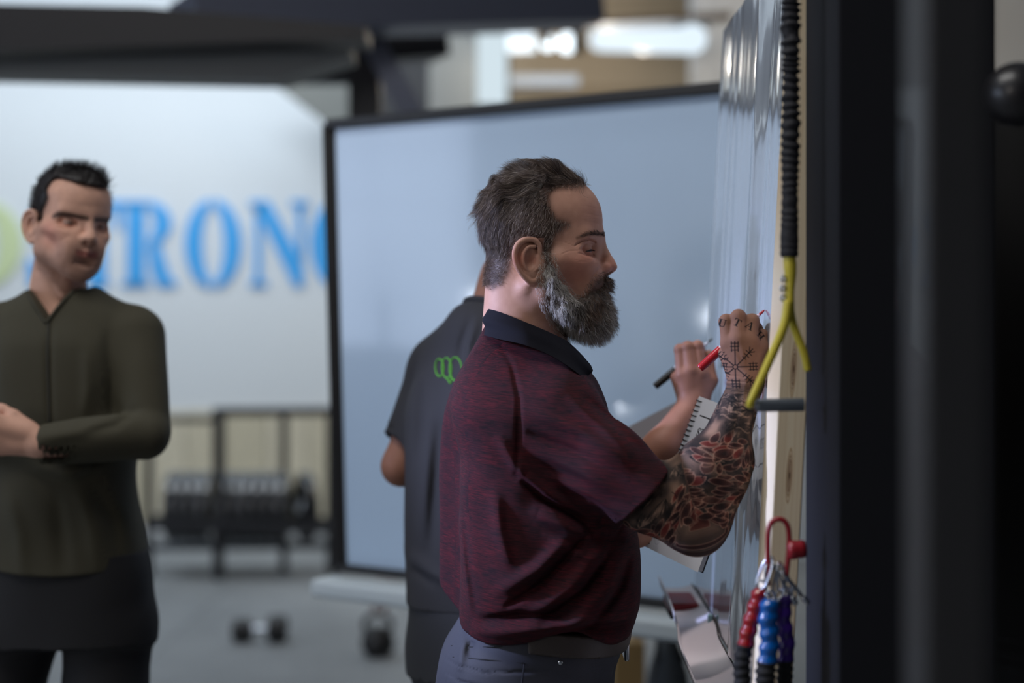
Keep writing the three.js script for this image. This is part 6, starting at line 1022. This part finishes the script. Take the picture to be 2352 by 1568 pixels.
  const pr = (pts) => tube(pts.map(([x, y]) => { const p = P(x, y, 2.6); return meet(s, p.x, p.y, -2.3, -3.1, 0.0008); }), 0.0013, 40, 8), knuckle = (cx, cy, w, h) => { const l = []; for (let i = 0; i <= 10; i++) { const t = i / 10 * 6.2832; l.push([cx + w * Math.cos(t) + 0.15 * h * Math.sin(t) * 0.4, cy + h * Math.sin(t)]); } return pr(l); };
  mesh('back_print', [knuckle(1006, 846, 11, 20), knuckle(1024, 846, 12, 23), knuckle(1046, 848, 15, 27), pr([[1024, 868], [1034, 880], [1036, 862]])], std(srgb(84, 170, 34), { roughness: 0.7 }), ts);
  const nb = []; for (let i = 0; i <= 24; i++) { const t = i / 24 * 6.2832, p = at(0.02 + 0.062 * Math.cos(t), 1.55 - 0.03 * Math.cos(t), 0.066 * Math.sin(t)); nb.push(p); } mesh('neck_band', tube(nb, 0.007, 60, 8), black, ts);
  const t = new Field();
  t.add((x, y, z) => { const dx = x - C.x, dz = z - C.z, u = (dx * rt.x + dz * rt.z) / 0.18, v = (dx * fw.x + dz * fw.z) / 0.125; return Math.max((Math.pow(Math.abs(u) ** 2.5 + Math.abs(v) ** 2.5, 0.4) - 1) * 0.11, 0.86 - y); }, 0);
  for (const e of [-1, 1]) t.add(rc(at(0, 0.9, e * 0.09), at(0.02, 0.5, e * 0.1), 0.1, 0.078), 0.03).add(rc(at(0.02, 0.5, e * 0.1), at(0, 0.08, e * 0.1), 0.078, 0.065), 0.02);
  t.keep((x, y) => y - 1.06, 0.003).keep((x, y) => 0.05 - y, 0.003).push((x, y, z) => 0.006 * (noise(x * 14, y * 9, z * 14) - 0.5));
  mesh('trousers', solid(t, C.clone().add(V(-0.3, 0, -0.3)), C.clone().add(V(0.3, 1.08, 0.3)), 0.009, 2), std(srgb(38, 38, 41), { roughness: 0.8 }), M);
  for (const e of [-1, 1]) { const p = at(0, 0, e * 0.1), p1 = p.clone().addScaledVector(fw, 0.18).setY(0.035); mesh('shoe', solid(new Field().add(rc(p.clone().addScaledVector(fw, -0.04).setY(0.05), p1, 0.05, 0.042), 0).keep((x, y) => -y, 0.003), p.clone().add(V(-0.15, -0.01, -0.25)), p.clone().add(V(0.25, 0.12, 0.15)), 0.009), std(srgb(40, 40, 42)), M); }
  marker('marker', 'black marker with a clear pointed end held by the man in the black t-shirt', P(1504, 888, 2.605), P(1637, 777, 2.6), 0.0062, std(srgb(40, 40, 38), { roughness: 0.4 }), phys(srgb(196, 200, 208), { roughness: 0.3 }), 0.36);
  // his sheet of notes
  const O = P(1556, 923, 2.70), dn = V(-0.33, -0.8, 0.1).normalize(), lf = P(1424, 992, 2.74).sub(O).normalize(), n = lf.clone().cross(dn).normalize(); if (n.z < 0) n.negate(); const dd = n.clone().cross(lf).normalize(); if (dd.y > 0) dd.negate();
  const u = thing('note_pad', 'grey page of notes with dark blocks, held up behind the bearded man\'s sleeve', 'note pad', O), xA = lf.clone().negate(), m4 = new THREE.Matrix4().makeBasis(xA, dd.clone().negate(), xA.clone().cross(dd.clone().negate())).setPosition(O);
  const print = canvasTexture(512, 512, (c) => { c.fillStyle = '#8f8b90'; c.fillRect(0, 0, 512, 512); c.fillStyle = '#48444a'; c.save(); c.rotate(0); for (const [x, y, w, h] of [[270, 120, 120, 50], [405, 95, 60, 46], [60, 220, 180, 26], [280, 240, 160, 24], [60, 290, 330, 14], [60, 330, 300, 14], [60, 370, 340, 14]]) c.fillRect(x, y, w, h); c.restore(); });
  mesh('page', planarUV(new THREE.BoxGeometry(0.2, 0.22, 0.001).translate(-0.1, -0.11, 0.003), (x, y) => [x / 0.2 + 1, y / 0.22 + 1]).applyMatrix4(m4), std(0xffffff, { map: print, roughness: 0.7 }), u);
  mesh('pad', new THREE.BoxGeometry(0.2, 0.22, 0.006).translate(-0.1, -0.11, -0.0005).applyMatrix4(m4), std(srgb(120, 118, 120)), u);
}
renderer.render(scene, camera);
